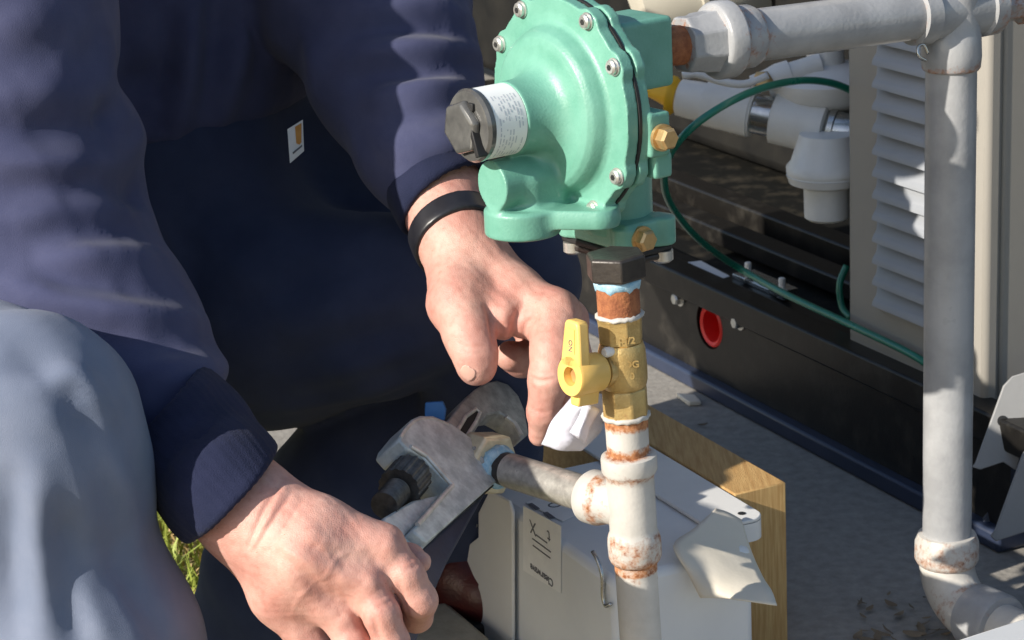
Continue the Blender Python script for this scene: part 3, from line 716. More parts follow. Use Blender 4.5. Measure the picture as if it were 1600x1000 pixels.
MB().box(rg(-.050, -.003, -.1255), n_*.0215, q_*.0415, Z*.0030).build('clamp_plate', 'black_iron', reg, bevel=.002)
for a, b in ((-.033, -.038), (-.033, .032), (-.068, .034), (-.068, -.036)):
    MB().lathe(rg(a, b, -.122), -Z, [(0, .0085), (.008, .0085), (.010, .006)], 20).build('foot_bolt', 'silver_bolt', reg)
for i in range(8):
    t = BOLT[i]
    p = rg(.0050, .0845*math.cos(t), .0845*math.sin(t))
    bo_ = MB().lathe(p, n_, [(0, .0070), (.0012, .0070)], 24).lathe(p, n_, [(.0012, .0058), (.0040, .0058), (.0052, .0044)], 20).build('case_bolt', 'silver_bolt', reg, smooth=35)
    MB().lathe(p+n_*.0053, n_, [(0, .0024), (.0003, .0024)], poly=6).build('bolt_socket', 'gasket_black', bo_)
for p in (rg(-.040, .0415, -.106), rg(-.024, .0905, -.014)):
    MB().lathe(p, q_, [(0, .0105), (.003, .0105)], 24).lathe(p, q_, [(.003, .0088), (.010, .0088), (.012, .007)], poly=6).build('brass_plug', 'brass_plug', reg, smooth=30)
# label sleeve, cap
lab = MB().lathe(RC, n_, [(.0548, .0278), (.0835, .0278)], 64).build('rating_label', 'paper_label', reg, smooth=40)
def label_line(a, t0, t1, w, hgt, material='ink_faint'):
    V = []; F = []; n = max(2, int((t1-t0)/.06))
    for i in range(n+1):
        t = t0+(t1-t0)*i/n
        for da in (-hgt/2, hgt/2): V.append(RC + n_*(a+da) + (q_*math.cos(t)+Z*math.sin(t))*.02795)
    F = [(2*i, 2*i+1, 2*i+3, 2*i+2) for i in range(n)]
    return V, F
ll = MB(); rn = random.Random(3)
for i in range(8):
    a = .059+i*.0029; t = -1.0+rn.uniform(-.05, .05)
    while t < .95:
        w_ = rn.uniform(.04, .22)
        if rn.random() < .72: ll.add(*label_line(a, t, min(.98, t+w_), 0, .0010))
        t += w_+.045
ll.build('fine_print', 'ink_faint', lab, smooth=None)
cap = MB().lathe(RC, n_, [(.0835, .0262), (.0845, .0284), (.0880, .0286), (.0905, .0268), (.0915, .0225)], 56).build('adjuster_cap', 'cap_plastic', reg, smooth=35)
MB().lathe(RC + q_*-.003 + Z*-.001, n_, [(.0914, .0225), (.0960, .0220), (.0985, .0195)], poly=6, rot=.3).build('cap_hex', 'cap_plastic', cap, smooth=20, bevel=.0022)
MB().box(RC+n_*.0935+q_*.0155+Z*(-.006), n_*.0045, (q_*.94+Z*.34)*.0022, (Z*.94-q_*.34)*.0150).build('cap_slot', 'gasket_black', cap, bevel=.0008)
MB().box(RC+n_*.0920+q_*.0085+Z*.0165, n_*.002, q_*.0035, Z*.0028).build('cap_recess', 'gasket_black', cap, bevel=.0006)
MB().lathe(rg(.063, .003, -.0345), n_, [(0, .004), (.008, .004)], 14).build('wire_seal', 'green_paint', reg)

# ================================================================== SUPPLY LINE: union, horizontal run, tee, drop pipe, elbow
AP = math.radians(29); ep = np.array([math.cos(AP), math.sin(AP), 0])
ps = at(1128, 62, 1.862)                                 # centre of the union ring
pc = at(1487, 15, 1.975)
hv = nrm(pc-ps); Lh = np.linalg.norm(pc-ps)
sup = thing('supply_pipe', 'grey painted supply pipe running from the union down to the ground elbow', 'gas pipe', (pc[0], pc[1], .02))
MB().lathe(ps, hv, [(-.060, .0150, .5), (-.040, .0160, .55), (-.034, .0165, .45)], 36).build('inlet_nipple', 'rust', sup)
MB().lathe(ps, hv, [(-.040, .0178, .3), (-.0395, .0232, .2), (-.036, .0240, .1), (-.028, .0238, .05), (-.024, .0255, .1), (-.012, .0262, .1), (-.010, .0270, .22)], poly=8, rot=.3).build('union_tail', 'grey_paint', sup, smooth=25, bevel=.0012)
MB().lathe(ps, hv, [(-.0108, .0262, .2), (-.0095, .0298, .1), (-.006, .0318, .05), (.006, .0318, .22), (.0085, .0300, .42), (.0095, .0262, .45)], 56).build('union_ring', 'grey_paint', sup, smooth=30, bevel=.001)
MB().lathe(ps, hv, [(.0095, .0255, .3), (.016, .0262, .22), (.026, .0258, .16), (.030, .0240, .36), (.0305, .0216, .4)], 48).build('union_collar', 'grey_paint', sup, smooth=35)
MB().lathe(ps, hv, rings(.0300, .052, .0216, .28, .02, 4) + rings(.06, Lh-.022, .0216, 0, 0, 4), 48).build('horizontal_pipe', 'grey_paint', sup)
def vpt(v): return axis_at(pc, Z, v)
MB().lathe(pc, hv, [(-.045, .0230, .2), (-.0445, .0262, .12), (-.030, .0268, .1), (-.028, .0245, .1), (.0, .0245, 0), (.028, .0245, .1), (.030, .0268, .2), (.044, .0262, .3), (.045, .0200, .4)], 44).lathe(
    pc, -Z, [(-.03, .0240), (.0, .0246), (.020, .0246), (.022, .0255, .1), (.040, .0262, .1), (.050, .0252, .35), (.052, .0238, .3), (.0525, .0218, .3)], 48).build('top_tee', 'grey_paint', sup, smooth=45)
MB().lathe(pc, hv, [(.0455, .0170, .3), (.075, .0170, .3), (.076, .021, .45), (.095, .021, .4), (.096, .015, .4)], poly=8).build('end_plug', 'grey_paint', sup, smooth=30)
zb_ = vpt(842)
MB().lathe(pc, Z, rings(vpt(60), vpt(150), .0222, .15, 0, 5) + rings(vpt(170), vpt(800), .0222, 0, 0, 8) + rings(vpt(815), zb_, .0222, .02, .1, 3), 52).build('drop_pipe', 'grey_paint', sup)
eo = pc + Z*(zb_-.012)
MB().lathe(eo, Z, [(.018, .0240, .15), (.0175, .0262, .22), (.010, .0292, .26), (-.006, .0294, .30), (-.010, .0275, .34), (-.012, .0255, .2)][::-1], 48).build('elbow_collar', 'white_paint', sup, smooth=40)
# bend: goes down, then turns towards the camera's right
bd = nrm(S + E*.10); rb = .040; P = []; cen = eo - Z*.010
for i in range(15):
    t = i/14*math.pi/2; P.append(cen + bd*rb*(1-math.cos(t)) - Z*rb*math.sin(t))
MB().tube(P, [.0252]*11+[.0256]*4, 40, wear=[.1]*5+[.18]*4+[.30]*3+[.1]*3).build('elbow', 'white_paint', sup, smooth=True)
oe = P[-1]
MB().lathe(oe, bd, [(-.004, .0256, .1), (-.002, .0290, .1), (.004, .0296, .05), (.030, .0300, 0), (.034, .0285, .1), (.0345, .0232, .2)], 48).build('elbow_socket', 'grey_paint', sup, smooth=40)
MB().lathe(oe, bd, rings(.030, .55, .0222, 0, 0, 4), 48).build('ground_run', 'white_paint', sup)
# paint lugs on the elbow collar
tie = MB().tube(spline([at(1447, 95, 1.955), at(1436, 88, 1.95), at(1434, 74, 1.95), at(1443, 70, 1.952), at(1450, 84, 1.955)], 6), .0014, 8).build('wire_tie', 'chrome', None, smooth=True)
tag(tie, 'small twist of bare wire hooked at the pipe tee beside the louvres', 'wire tie')
#@@BOX

# ================================================================== WHITE BOX, WOOD BOARD, PAPER
NC = at(958, 908, 1.90); zt_b = NC[2]; ec = float(NC @ E); sc0 = float(NC @ S)
def bp(e, s, z): return E*(ec+e) + S*(sc0+s) + Z*z
box = thing('enclosure_box', 'white metal box with printed label standing behind the riser pipe', 'box', tuple(bp(.07, -.13, 0)))
bl, bw = .262, .135
MB().box(bp(bw/2, -bl/2, zt_b/2+.001), E*bw/2, S*bl/2, Z*(zt_b/2-.001)).build('case', 'box_white', box, bevel=.007)
fpl = lambda u, v, o=0: on_plane(u, v, E, ec-o)
P = [(770, 764), (800, 781), (806, 800), (806, 1130), (742, 1130), (745, 945), (752, 912), (734, 884), (734, 852), (752, 838), (752, 800)]
MB().prism([fpl(u, v, .0035) for u, v in P], -E*.004 + E*.0005).build('end_flange', 'box_edge', box, bevel=.0025)
hexbolt(fpl(741, 812, .002), -E, .0062, .008, 'box_screw', box)
# printed label folded over the top edge
lb0 = [fpl(u, v, .0008) for u, v in ((818, 790), (877, 822), (877, 927), (818, 891))]
lab2 = MB().prism(lb0, -E*.0004).build('paper_label', 'paper_label', box, smooth=None)
t1 = [on_level(u, v, zt_b+.0008) for u, v in ((822, 786), (880, 815), (912, 800), (852, 772))]
MB().prism(t1, Z*.0004).build('label_flap', 'paper_label', box, smooth=None)
lz = lambda u, v: fpl(u, v, .00145)
text('label_name', 'Clearwave', lz(846, 893) , -S, -Z, .0105, 'ink', lab2, off=.0002)
for i, (v, ln) in enumerate(((838, .022), (848, .036), (858, .034))):
    c_ = lz(846, v+4); MB().box(c_, S*ln/2, Z*.00055, E*.0002).build('print_line', 'ink', lab2)
for u, v, s_ in ((832, 815, 'X'), (857, 830, 't')): text('label_mark', s_, lz(u, v), -S, -Z, .018, 'ink', lab2)
for u, v in ((834, 792), (858, 806)):
    MB().box(on_level(u, v-1, zt_b+.0014), S*.008, E*.0022, Z*.0002).build('label_bar', 'ink', lab2)
text('label_mark', 'Q', on_level(862, 786, zt_b+.0014), E, S, .016, 'ink', lab2)
# latch spring
MB().tube(spline([fpl(u, v, .003) for u, v in ((926, 862), (934, 876), (941, 900), (942, 930), (946, 946), (954, 944))], 6), .0018, 8).build('latch', 'chrome', box, smooth=True)
# lid plate that overhangs towards the board, rounded corner and screw hole
co = [(.176-.014*(1-math.cos(t)), -.044-.014*(1-math.sin(t))) for t in [math.pi/2*k/6 for k in range(7)]]
tabp = [(.120, -.36), (.176, -.36)] + co[:1] + co[1:] + [(.128, -.044), (.120, -.060)]
tb_ = MB().prism([bp(e_, s_, zt_b+.0012) for e_, s_ in tabp], Z*.0035).build('lid_plate', 'box_edge', box, bevel=.001)
MB().prism([bp(e_, s_, zt_b+.0008) for e_, s_ in [(.136, -.0445), co[-1]] + co[::-1][1:] + [(.1735, -.062)] + [(a-.003, b-.003) for a, b in co] + [(.136, -.0475)]], -Z*.017).build('lid_lip', 'box_edge', box)
MB().lathe(bp(.160, -.060, zt_b+.0049), Z, [(0, .0036), (.0003, .0036)], 16).build('plate_hole', 'gasket_black', tb_)

w0 = on_plane(1148, 772, E, ec+.179); w1 = on_level(1215, 746, w0[2]); ew = float((w1-w0) @ E); sw = float(w0 @ S)
wl = .62; wz = w0[2]
wc = E*(ec+.179+ew/2) + S*(sw-wl/2) + Z*(wz/2+.0005)
wood = MB().box(wc, E*ew/2, S*wl/2, Z*(wz/2-.0005)).build('wooden_board', ['wood', 'wood_end'], None, bevel=.0015)
for p in wood.data.polygons:
    if abs(np.array(p.normal) @ S) > .8: p.material_index = 1
tag(settle(wood), 'thick wooden board on edge behind the white box with sunlit end', 'board')

def sheet3(name, rows, material, th, parent=None, crumple=0.0):
    "curved sheet from rows of points (photo u, v, depth)"
    R_ = [spline([at(*p) for p in r], 6) for r in rows]; nx = len(R_[0])
    cols = [spline([r[i] for r in R_], 5) for i in range(nx)]; ny = len(cols[0])
    V = [cols[i][j] for i in range(nx) for j in range(ny)]
    V = np.array(V); V = V + nrm(FW)*(crumple*(wob(V, 150, 2)+.6*wob(V, 330, 1)))[:, None] if crumple else V; F = [(i*ny+j, i*ny+j+1, (i+1)*ny+j+1, (i+1)*ny+j) for i in range(nx-1) for j in range(ny-1)]
    o = mk(name, V, F, material, parent, smooth=True); sm = o.modifiers.new('thick', 'SOLIDIFY'); sm.thickness = th; sm.offset = 0
    return o
card = sheet3('paper_flap', [[(1118, 795, 1.985), (1138, 801, 1.985), (1158, 812, 1.985)], [(1084, 826, 1.955), (1130, 846, 1.955), (1174, 862, 1.96)],
                             [(1052, 852, 1.93), (1120, 885, 1.925), (1192, 902, 1.93)], [(1075, 896, 1.918), (1136, 922, 1.905), (1206, 924, 1.905)], [(1094, 934, 1.912), (1142, 936, 1.898), (1214, 946, 1.89)]], 'card', .0012, crumple=.0012)
tag(card, 'torn cream paper flap hanging over the white box corner', 'paper')
rag = sheet3('cloth_strip', [[(905, 606, 1.815), (925, 612, 1.80), (950, 618, 1.81)], [(884, 632, 1.80), (908, 636, 1.782), (946, 646, 1.805)], [(862, 658, 1.81), (894, 658, 1.790), (940, 672, 1.81)],
                             [(852, 682, 1.82), (882, 690, 1.80), (926, 688, 1.815)], [(846, 694, 1.83), (876, 704, 1.81), (908, 704, 1.82)]], 'rag', .0008, crumple=.0045)
tag(rag, 'crumpled lavender-white cloth strip tucked below the yellow lever', 'cloth')
rag2 = sheet3('cloth_strip', [[(912, 628, 1.785), (925, 634, 1.783), (938, 640, 1.79)], [(905, 650, 1.780), (912, 660, 1.772), (922, 668, 1.785)], [(890, 675, 1.785), (902, 684, 1.778), (915, 694, 1.79)]], 'rag', .0008, crumple=.003)
tag(rag2, 'narrow folded end of white cloth lying over the larger strip', 'cloth')

wbA, wbB = at(1470, 1006, 1.76), at(1640, 951, 1.86); dvec = wbB-wbA; prp = nrm(np.cross(Z, dvec))
wb = MB().prism([wbA, wbB, wbB-prp*-.0+nrm(np.cross(dvec, Z))*.14, wbA+nrm(np.cross(dvec, Z))*.14], -Z*(min(wbA[2], wbB[2])-.003)).build('white_board', 'box_white', None, bevel=.004)
tag(settle(wb), 'white flat panel corner at the bottom right below the elbow', 'panel')
st = on_level(695, 985, .02)
sb_ = MB().box(np.array([st[0]-.01, st[1]-.06, .016]), E*.055, S*.09, Z*.015).build('paving_stone', 'stone', None, bevel=.006)
tag(settle(sb_), 'speckled beige stone on the ground under the dark red boot', 'stone')
lv = MB(); rn = np.random.RandomState(5)
for i in range(30):
    c_ = on_level(rn.uniform(1340, 1480), rn.uniform(930, 1010), .0015) if i < 26 else on_level(rn.uniform(1020, 1300), rn.uniform(640, 990), .0015)
    a = rn.uniform(0, 6.28); L_ = rn.uniform(.004, .012) if i < 26 else rn.uniform(.003, .007); d1 = np.array([math.cos(a), math.sin(a), 0]); d2 = np.array([-d1[1], d1[0], 0])*L_*rn.uniform(.2, .5)
    k = 5; V = []
    for j in range(k):
        t = j/(k-1)-.5; wv = math.cos(t*math.pi)*.9+.1; zz = .002+L_*.5*t*t*rn.uniform(.6, 1.6)
        V += [c_+d1*L_*2*t-d2*wv+Z*zz, c_+d1*L_*2*t+d2*wv+Z*(zz+L_*.15)]
    lv.add(V, [(2*j, 2*j+1, 2*j+3, 2*j+2) for j in range(k-1)])
lvo = lv.build('leaf_litter', 'leaf_litter', None, smooth=True, kind='stuff'); tag(lvo, 'dry curled leaf bits and grit on the concrete near the elbow', 'litter')
#@@WRENCH
# ================================================================== PIPE WRENCH
A_, B_, C_ = at(775, 690, 1.966), at(585, 930, 1.705), at(850, 750, 1.982)
wnrm = nrm(np.cross(B_-A_, C_-A_))
if wnrm @ FW > 0: wnrm = -wnrm                       # faces the camera
wc0 = float(A_ @ wnrm)
def wp_(u, v, o=0): return on_plane(u, v, wnrm, wc0+o)
wr = thing('pipe_wrench', 'worn grey pipe wrench clamped on the hexagonal fitting', 'wrench', tuple(wp_(560, 960)))
def wpart(name, P, front, th, material, bevel=.002, parent=None):
    return MB().prism([wp_(u, v, 0)+wnrm*front for u, v in P], -wnrm*th).build(name, material, parent or wr, bevel=bevel)
hs_ = wpart('jaw_housing', [(608, 700), (611, 690), (630, 667), (642, 662), (662, 662), (690, 673), (716, 692), (734, 704), (752, 727), (768, 752), (763, 763), (652, 862), (628, 842), (691, 773), (662, 744), (644, 724), (622, 716)], .012, .030, 'wrench_cast', .0018)
# raised rim along the window edge
wr_rim = MB()
for a, b in (((626, 712), (650, 726)), ((650, 726), (691, 772)), ((691, 772), (636, 834))):
    p, q = wp_(*a)+wnrm*.0125, wp_(*b)+wnrm*.0125; wr_rim.tube([p, q], .0022, 10)
wr_rim.build('window_rim', 'worn_metal', hs_, smooth=40)
wpart('housing_web', [(688, 775), (628, 842), (652, 862), (600, 915), (555, 900), (596, 812), (640, 786)], .004, .018, 'wrench_cast', .002)
hookP = [(668, 700), (690, 668), (716, 634), (738, 612), (756, 601), (772, 598), (790, 604), (806, 622), (816, 646), (822, 682), (812, 690), (803, 672), (792, 658), (776, 649), (758, 652), (744, 668), (722, 704), (700, 730)]
hook = wpart('hook_jaw', hookP, .004, .020, 'wrench_steel', .0018)
slot = [(702, 690), (722, 656), (738, 644), (744, 650), (738, 664), (716, 698)]
for k_, (a, b) in enumerate(zip(slot, slot[1:]+slot[:1])):
    pass
wpart('jaw_slot', slot, .0046, .002, 'gasket_black', .0006, hook)
rim = MB().tube([wp_(u, v)+wnrm*.0048 for u, v in slot+slot[:1]], .0018, 8).build('slot_rim', 'worn_metal', hook, smooth=40)
MB().tube(spline([wp_(u, v)+wnrm*.0112 for u, v in ((612, 697), (618, 686), (632, 672), (644, 667), (662, 667), (686, 676))], 4), .0017, 8).build('worn_edge', 'worn_metal', hs_, smooth=40)
MB().tube([wp_(u, v)+wnrm*.0038 for u, v in ((786, 655), (800, 666), (810, 684))], .0022, 8).build('worn_tip', 'worn_metal', hook, smooth=40)
heel = wpart('heel_jaw', [(722, 712), (742, 716), (764, 752), (756, 757), (738, 738)], .015, .024, 'wrench_steel', .001)
hd_ = nrm(wp_(585, 930)-wp_(690, 800))
kc = wp_(634, 752)+wnrm*(-.001)
nut = MB(); pr = []
for i in range(10): pr += [(-.016+i*.0032, .0150), (-.016+i*.0032+.0012, .0166)]
nut.lathe(kc, hd_, pr, 96)
nut.V = [tuple(np.array(v) + (.0009 if (i % 96) % 6 < 3 else 0)*nrm((np.array(v)-kc) - hd_*((np.array(v)-kc) @ hd_))) for i, v in enumerate(nut.V)]
nut_o = nut.build('adjusting_nut', 'knurl_steel', wr, smooth=30)
pr = []
for i in range(9): pr += [(.016+i*.0036, .0088), (.016+i*.0036+.0018, .0112)]
MB().lathe(kc, hd_, pr, 24).build('jaw_shank', 'knurl_steel', wr, smooth=30)
wpart('handle', [(764, 766), (744, 802), (706, 872), (690, 908), (652, 1010), (560, 1150), (480, 1130), (548, 960), (600, 905), (652, 861)], -.003, .018, 'wrench_navy', .003)
wpart('handle_edge', [(763, 765), (768, 757), (656, 861), (606, 914), (600, 906), (650, 860)], .006, .012, 'wrench_cast', .0015)
blu = MB().prism([at(u, v, 1.93) for u, v in ((664, 629), (692, 627), (697, 640), (694, 664), (690, 700), (662, 700))], FW*.014).build('blue_tool_grip', 'blue_plastic', None, bevel=.0012)
tag(settle(blu), 'small bright blue plastic grip poking up behind the wrench', 'tool grip')
#@@PERSON

# ================================================================== PERSON
def J(u, v, d, rpx): return (at(u, v, d).astype('f'), rpx*d/FPX)
per = thing('person', 'person in navy sweatshirt and blue trousers crouching to turn a wrench', 'person', tuple(on_level(560, 930, 0)*np.array([1, 1, 0])))
def fat(*js): return [J(*j) for j in js]
# ---- right hand (nearest the camera) gripping the wrench handle
r_fore = fat((225, 640, 1.782, 76), (305, 722, 1.718, 74), (372, 784, 1.684, 73), (420, 820, 1.672, 72))
r_meta = [fat((405, 796, 1.682, 44), (500, 822, 1.655, 44), (600, 852, 1.652, 33)),
          fat((405, 812, 1.678, 46), (480, 862, 1.645, 48), (570, 906, 1.645, 34)),
          fat((395, 828, 1.680, 44), (460, 900, 1.655, 46), (534, 962, 1.655, 32)),
          fat((388, 840, 1.686, 40), (435, 930, 1.672, 42), (490, 1010, 1.675, 29))]
r_fing = [fat((598, 852, 1.655, 31), (634, 898, 1.650, 29), (656, 938, 1.655, 27.5), (650, 962, 1.700, 26), (610, 950, 1.725, 22)),
          fat((570, 908, 1.648, 32), (596, 960, 1.640, 29), (612, 1005, 1.645, 28), (604, 1030, 1.69, 26), (560, 1010, 1.72, 22)),
          fat((534, 962, 1.658, 30), (552, 1010, 1.650, 27), (566, 1056, 1.655, 26), (556, 1080, 1.70, 24), (515, 1060, 1.725, 20)),
          fat((490, 1010, 1.678, 27), (505, 1055, 1.672, 24), (515, 1095, 1.676, 23), (505, 1115, 1.71, 21), (470, 1095, 1.73, 18))]
r_thumb = fat((440, 800, 1.70, 42), (520, 832, 1.725, 34), (590, 862, 1.735, 26), (640, 872, 1.715, 21), (657, 878, 1.700, 17))
def hand_r(P):
    d = chain(P, r_fore, .02); mt = None
    for c in r_meta:
        q = chain(P, c, .012); mt = q if mt is None else smin(mt, q, .013)
    d = smin(d, mt, .022)
    fg = None
    for c in r_fing:
        q = chain(P, c, .004); fg = q if fg is None else smin(fg, q, .0022)
    d = smin(d, fg, .006)
    return smin(d, chain(P, r_thumb, .006), .006)
def bounds(chains, pad=.008):
    A = np.vstack([[a-r, a+r] for c in chains for a, r in c]); return A.min(0)-pad, A.max(0)+pad
lo, hi = bounds([r_fore]+r_meta+r_fing+[r_thumb])
V, Q = surf(hand_r, lo, hi, .0016); V = relax(V, Q, 1, .4)
V = strokes(V, Q, [([(441, 750), (412, 800), (388, 856)], -.0017, .0024), ([(455, 770), (425, 815), (396, 862)], -.0013, .0022), ([(472, 782), (448, 820), (420, 862)], -.0007, .002),
    ([(448, 752), (420, 806), (392, 858)], .0010, .0035),
    ([(470, 830), (540, 850), (595, 858)], .0016, .006), ([(450, 860), (520, 895), (566, 915)], .0016, .006), ([(440, 890), (490, 935), (530, 968)], .0014, .006),
    ([(480, 850), (540, 876), (580, 888)], -.0010, .005), ([(460, 890), (510, 925), (548, 944)], -.0010, .005),
    ([(600, 838), (612, 852), (606, 872)], .0014, .006), ([(570, 890), (582, 905), (578, 925)], .0014, .006), ([(535, 945), (545, 960), (540, 980)], .0012, .006),
    ([(622, 905), (630, 940), (640, 966)], -.0014, .003), ([(582, 960), (588, 985), (598, 1010)], -.0016, .003), ([(520, 880), (500, 850), (470, 842)], .0007, .0022), ([(560, 862), (530, 870), (505, 905)], .0006, .002), ([(430, 850), (480, 880), (520, 930)], .0007, .0022), ([(500, 905), (470, 930), (455, 965)], .0006, .002), ([(560, 935), (520, 915), (490, 880)], .0006, .002),
    ([(628, 880), (642, 874), (652, 868)], -.0006, .0016), ([(634, 890), (648, 884), (658, 878)], -.0006, .0016), ([(586, 940), (600, 932), (612, 926)], -.0006, .0016), ([(590, 950), (604, 942), (616, 936)], -.0006, .0016)])
V += normals(V, Q)*(wob(V, 420)*.00022 + wob(V, 170, 1)*.0004)[:, None]
VR, QR = V, Q
# ---- left hand steadying the jaw
dL = 0
l_fore = fat((664, 250, 2.005, 66), (690, 310, 1.975, 62), (712, 368, 1.945, 58), (738, 412, 1.935, 55))
l_meta = [fat((733, 412, 1.930, 48), (800, 452, 1.910, 38), (866, 492, 1.890, 38)),
          fat((735, 410, 1.950, 46), (800, 450, 1.940, 38), (884, 500, 1.925, 33)),
          fat((735, 412, 1.965, 42), (795, 456, 1.965, 36), (868, 512, 1.955, 31)),
          fat((735, 418, 1.980, 38), (785, 468, 1.988, 34), (848, 528, 1.980, 28))]
l_fing = [fat((866, 492, 1.888, 42), (866, 548, 1.866, 37), (858, 592, 1.862, 32), (849, 645, 1.872, 25), (841, 682, 1.884, 15.5)),
          fat((884, 502, 1.925, 34), (893, 560, 1.905, 31), (884, 612, 1.900, 28), (870, 655, 1.905, 20)),
          fat((868, 515, 1.955, 30), (848, 556, 1.962, 30), (815, 562, 1.958, 27), (798, 556, 1.945, 24)),
          fat((848, 530, 1.978, 26), (826, 560, 1.985, 26), (802, 562, 1.978, 22))]
l_thumb = fat((716, 425, 1.925, 50), (717, 474, 1.895, 48), (732, 522, 1.874, 38), (742, 552, 1.868, 33.5), (745, 572, 1.868, 31))
l_web = fat((738, 462, 1.900, 40), (785, 494, 1.892, 32), (850, 505, 1.895, 30))
def hand_l(P):
    d = chain(P, l_fore, .02); mt = None
    for c in l_meta:
        q = chain(P, c, .012); mt = q if mt is None else smin(mt, q, .013)
    d = smin(d, mt, .02); fg = None
    for c in l_fing:
        q = chain(P, c, .005); fg = q if fg is None else smin(fg, q, .003)
    d = smin(d, fg, .007)
    d = smin(d, chain(P, l_web, .01), .010)
    return smin(d, chain(P, l_thumb, .008), .008)
lo, hi = bounds([l_fore]+l_meta+l_fing+[l_thumb])
V, Q = surf(hand_l, lo, hi, .0016); V = relax(V, Q, 1, .4)
V = strokes(V, Q, [([(762, 478), (768, 506), (772, 535)], -.0034, .0036), ([(818, 474), (808, 496), (803, 522), (802, 540)], -.0034, .0036), ([(838, 496), (822, 508), (816, 540)], -.0018, .003),
    ([(790, 476), (788, 505), (786, 530)], .0016, .005), ([(880, 468), (896, 490), (898, 515)], .0012, .006), ([(776, 500), (784, 515), (782, 535)], -.0012, .0025),
    ([(826, 588), (845, 595), (864, 592)], -.0018, .0022), ([(828, 578), (846, 584), (866, 582)], -.0008, .0018), ([(714, 534), (732, 543), (758, 542)], -.0008, .0018), ([(716, 543), (734, 552), (762, 550)], -.0007, .0018),
    ([(830, 640), (846, 645), (862, 642)], -.0007, .0016), ([(770, 430), (815, 455), (858, 482)], .0009, .005), ([(745, 455), (770, 462), (790, 480)], -.0006, .003), ([(690, 450), (710, 470), (735, 470)], -.0004, .003)])
V += normals(V, Q)*(wob(V, 420)*.00022 + wob(V, 170, 1)*.0004)[:, None]
VL, QL = V, Q
# ---- the rest of the body, inside the clothes (coarse), with neck and head above the frame
b_tor = fat((250, 330, 2.22, 170), (220, 60, 2.27, 160), (220, -190, 2.22, 170), (280, -290, 2.06, 120), (330, -350, 2.0, 85))
b_head = fat((370, -340, 1.89, 155), (345, -460, 1.91, 180))
b_arm = [fat((30, -190, 1.9, 110), (20, 250, 1.87, 100), (250, 660, 1.77, 74)), fat((470, -210, 2.2, 100), (580, 40, 2.09, 90), (668, 255, 2.0, 60))]
b_leg = [fat((200, 420, 2.18, 120), (-60, 650, 1.84, 120), (45, 710, 1.68, 115), (100, 1000, 1.70, 110), (150, 1250, 1.76, 80)), fat((330, 440, 2.2, 120), (560, 490, 2.12, 90), (800, 445, 2.035, 60), (750, 700, 2.16, 55), (722, 850, 2.22, 40))]
def body_in(P):
    d = chain(P, b_tor, .04); d = smin(d, chain(P, b_head, .02), .02)
    nose = rcone(P, at(440, -350, 1.80), at(450, -315, 1.795), .010, .016); d = smin(d, nose, .012)
    for c in b_arm+b_leg: d = smin(d, chain(P, c, .02), .03)
    return d
lo, hi = bounds([b_tor, b_head]+b_arm+b_leg, .02)
V, Q = surf(body_in, lo, hi, .011)
off1, off2 = len(V), len(V)+len(VR)
body = mk('body', np.vstack([V, VR, VL]), np.vstack([Q, QR+off1, QL+off2]), 'skin', per, smooth=True)
# thumb nail
def nail(P):
    o = at(727, 588, 1.849); d = sbox(P, o, nrm(RT*.55+UP*.83), nrm(RT*.83-UP*.55), nrm(FW), .0085, .0065, .010, .004)
    return np.maximum(np.maximum(d, hand_l(P)-.0007), -(hand_l(P)+.002))
V, Q = surf(nail, at(727, 588, 1.849)-.016, at(727, 588, 1.849)+.016, .0008)
if len(Q): mk('thumb_nail', V, Q, 'nail', body, smooth=True)
# ---- wrist band
wa = nrm(at(712, 368, 1.945)-at(690, 310, 1.975)); wo = at(708, 366, 1.947).astype('f'); wtilt = nrm(wa+.10*RT)
def band(P):
    h = np.abs((P-wo) @ wtilt.astype('f'))-.0105
    return smax(np.maximum(hand_l(P)-.0032, -(hand_l(P)+.002)), h, .002)
V, Q = surf(band, wo-.055, wo+.055, .0013); V = relax(V, Q, 1, .4)
mk('watch_band', V, Q, 'watch_rubber', per, smooth=True)
# ---- sweatshirt
h_tor = fat((205, 190, 2.24, 262), (205, 60, 2.23, 282), (140, -90, 2.28, 270))
h_bk = fat((20, 330, 1.97, 150), (10, 170, 2.02, 165), (-5, 0, 2.06, 155), (0, -180, 2.06, 150))  # extra bulk hidden behind the sleeve, added to block sun from the thigh
h_rs = fat((-10, -230, 1.89, 190), (-6, 0, 1.832, 178), (15, 200, 1.842, 190), (45, 370, 1.84, 184), (140, 530, 1.815, 172), (240, 650, 1.775, 140))
h_rc = fat((190, 590, 1.80, 128), (290, 690, 1.724, 106), (352, 762, 1.684, 99), (385, 800, 1.672, 97))
h_ls = fat((450, -230, 2.18, 190), (570, -20, 2.11, 160), (620, 120, 2.06, 130), (660, 230, 2.0, 100), (690, 295, 1.975, 82))
h_lc = fat((645, 190, 2.02, 106), (692, 300, 1.975, 82), (705, 335, 1.965, 80))
def cutp(P, u, v, d, dirv): return (P-at(u, v, d).astype('f')) @ nrm(dirv).astype('f')
rdir = nrm(at(352, 762, 1.698)-at(200, 600, 1.77)); ldir = nrm(at(705, 335, 1.965)-at(660, 230, 2.0)); ldir = nrm(ldir+.25*RT)
cdir = nrm(nrm(at(352, 762, 1.7)-at(200, 600, 1.7)) + .16*FW + .06*RT); tdir = nrm(-UP + .05*RT)
def torso(P):
    d = chain(P, h_tor, .03)
    d = smax(d, cutp(P, 300, 246, 2.05, tdir+FW*.35), .02)
    return d
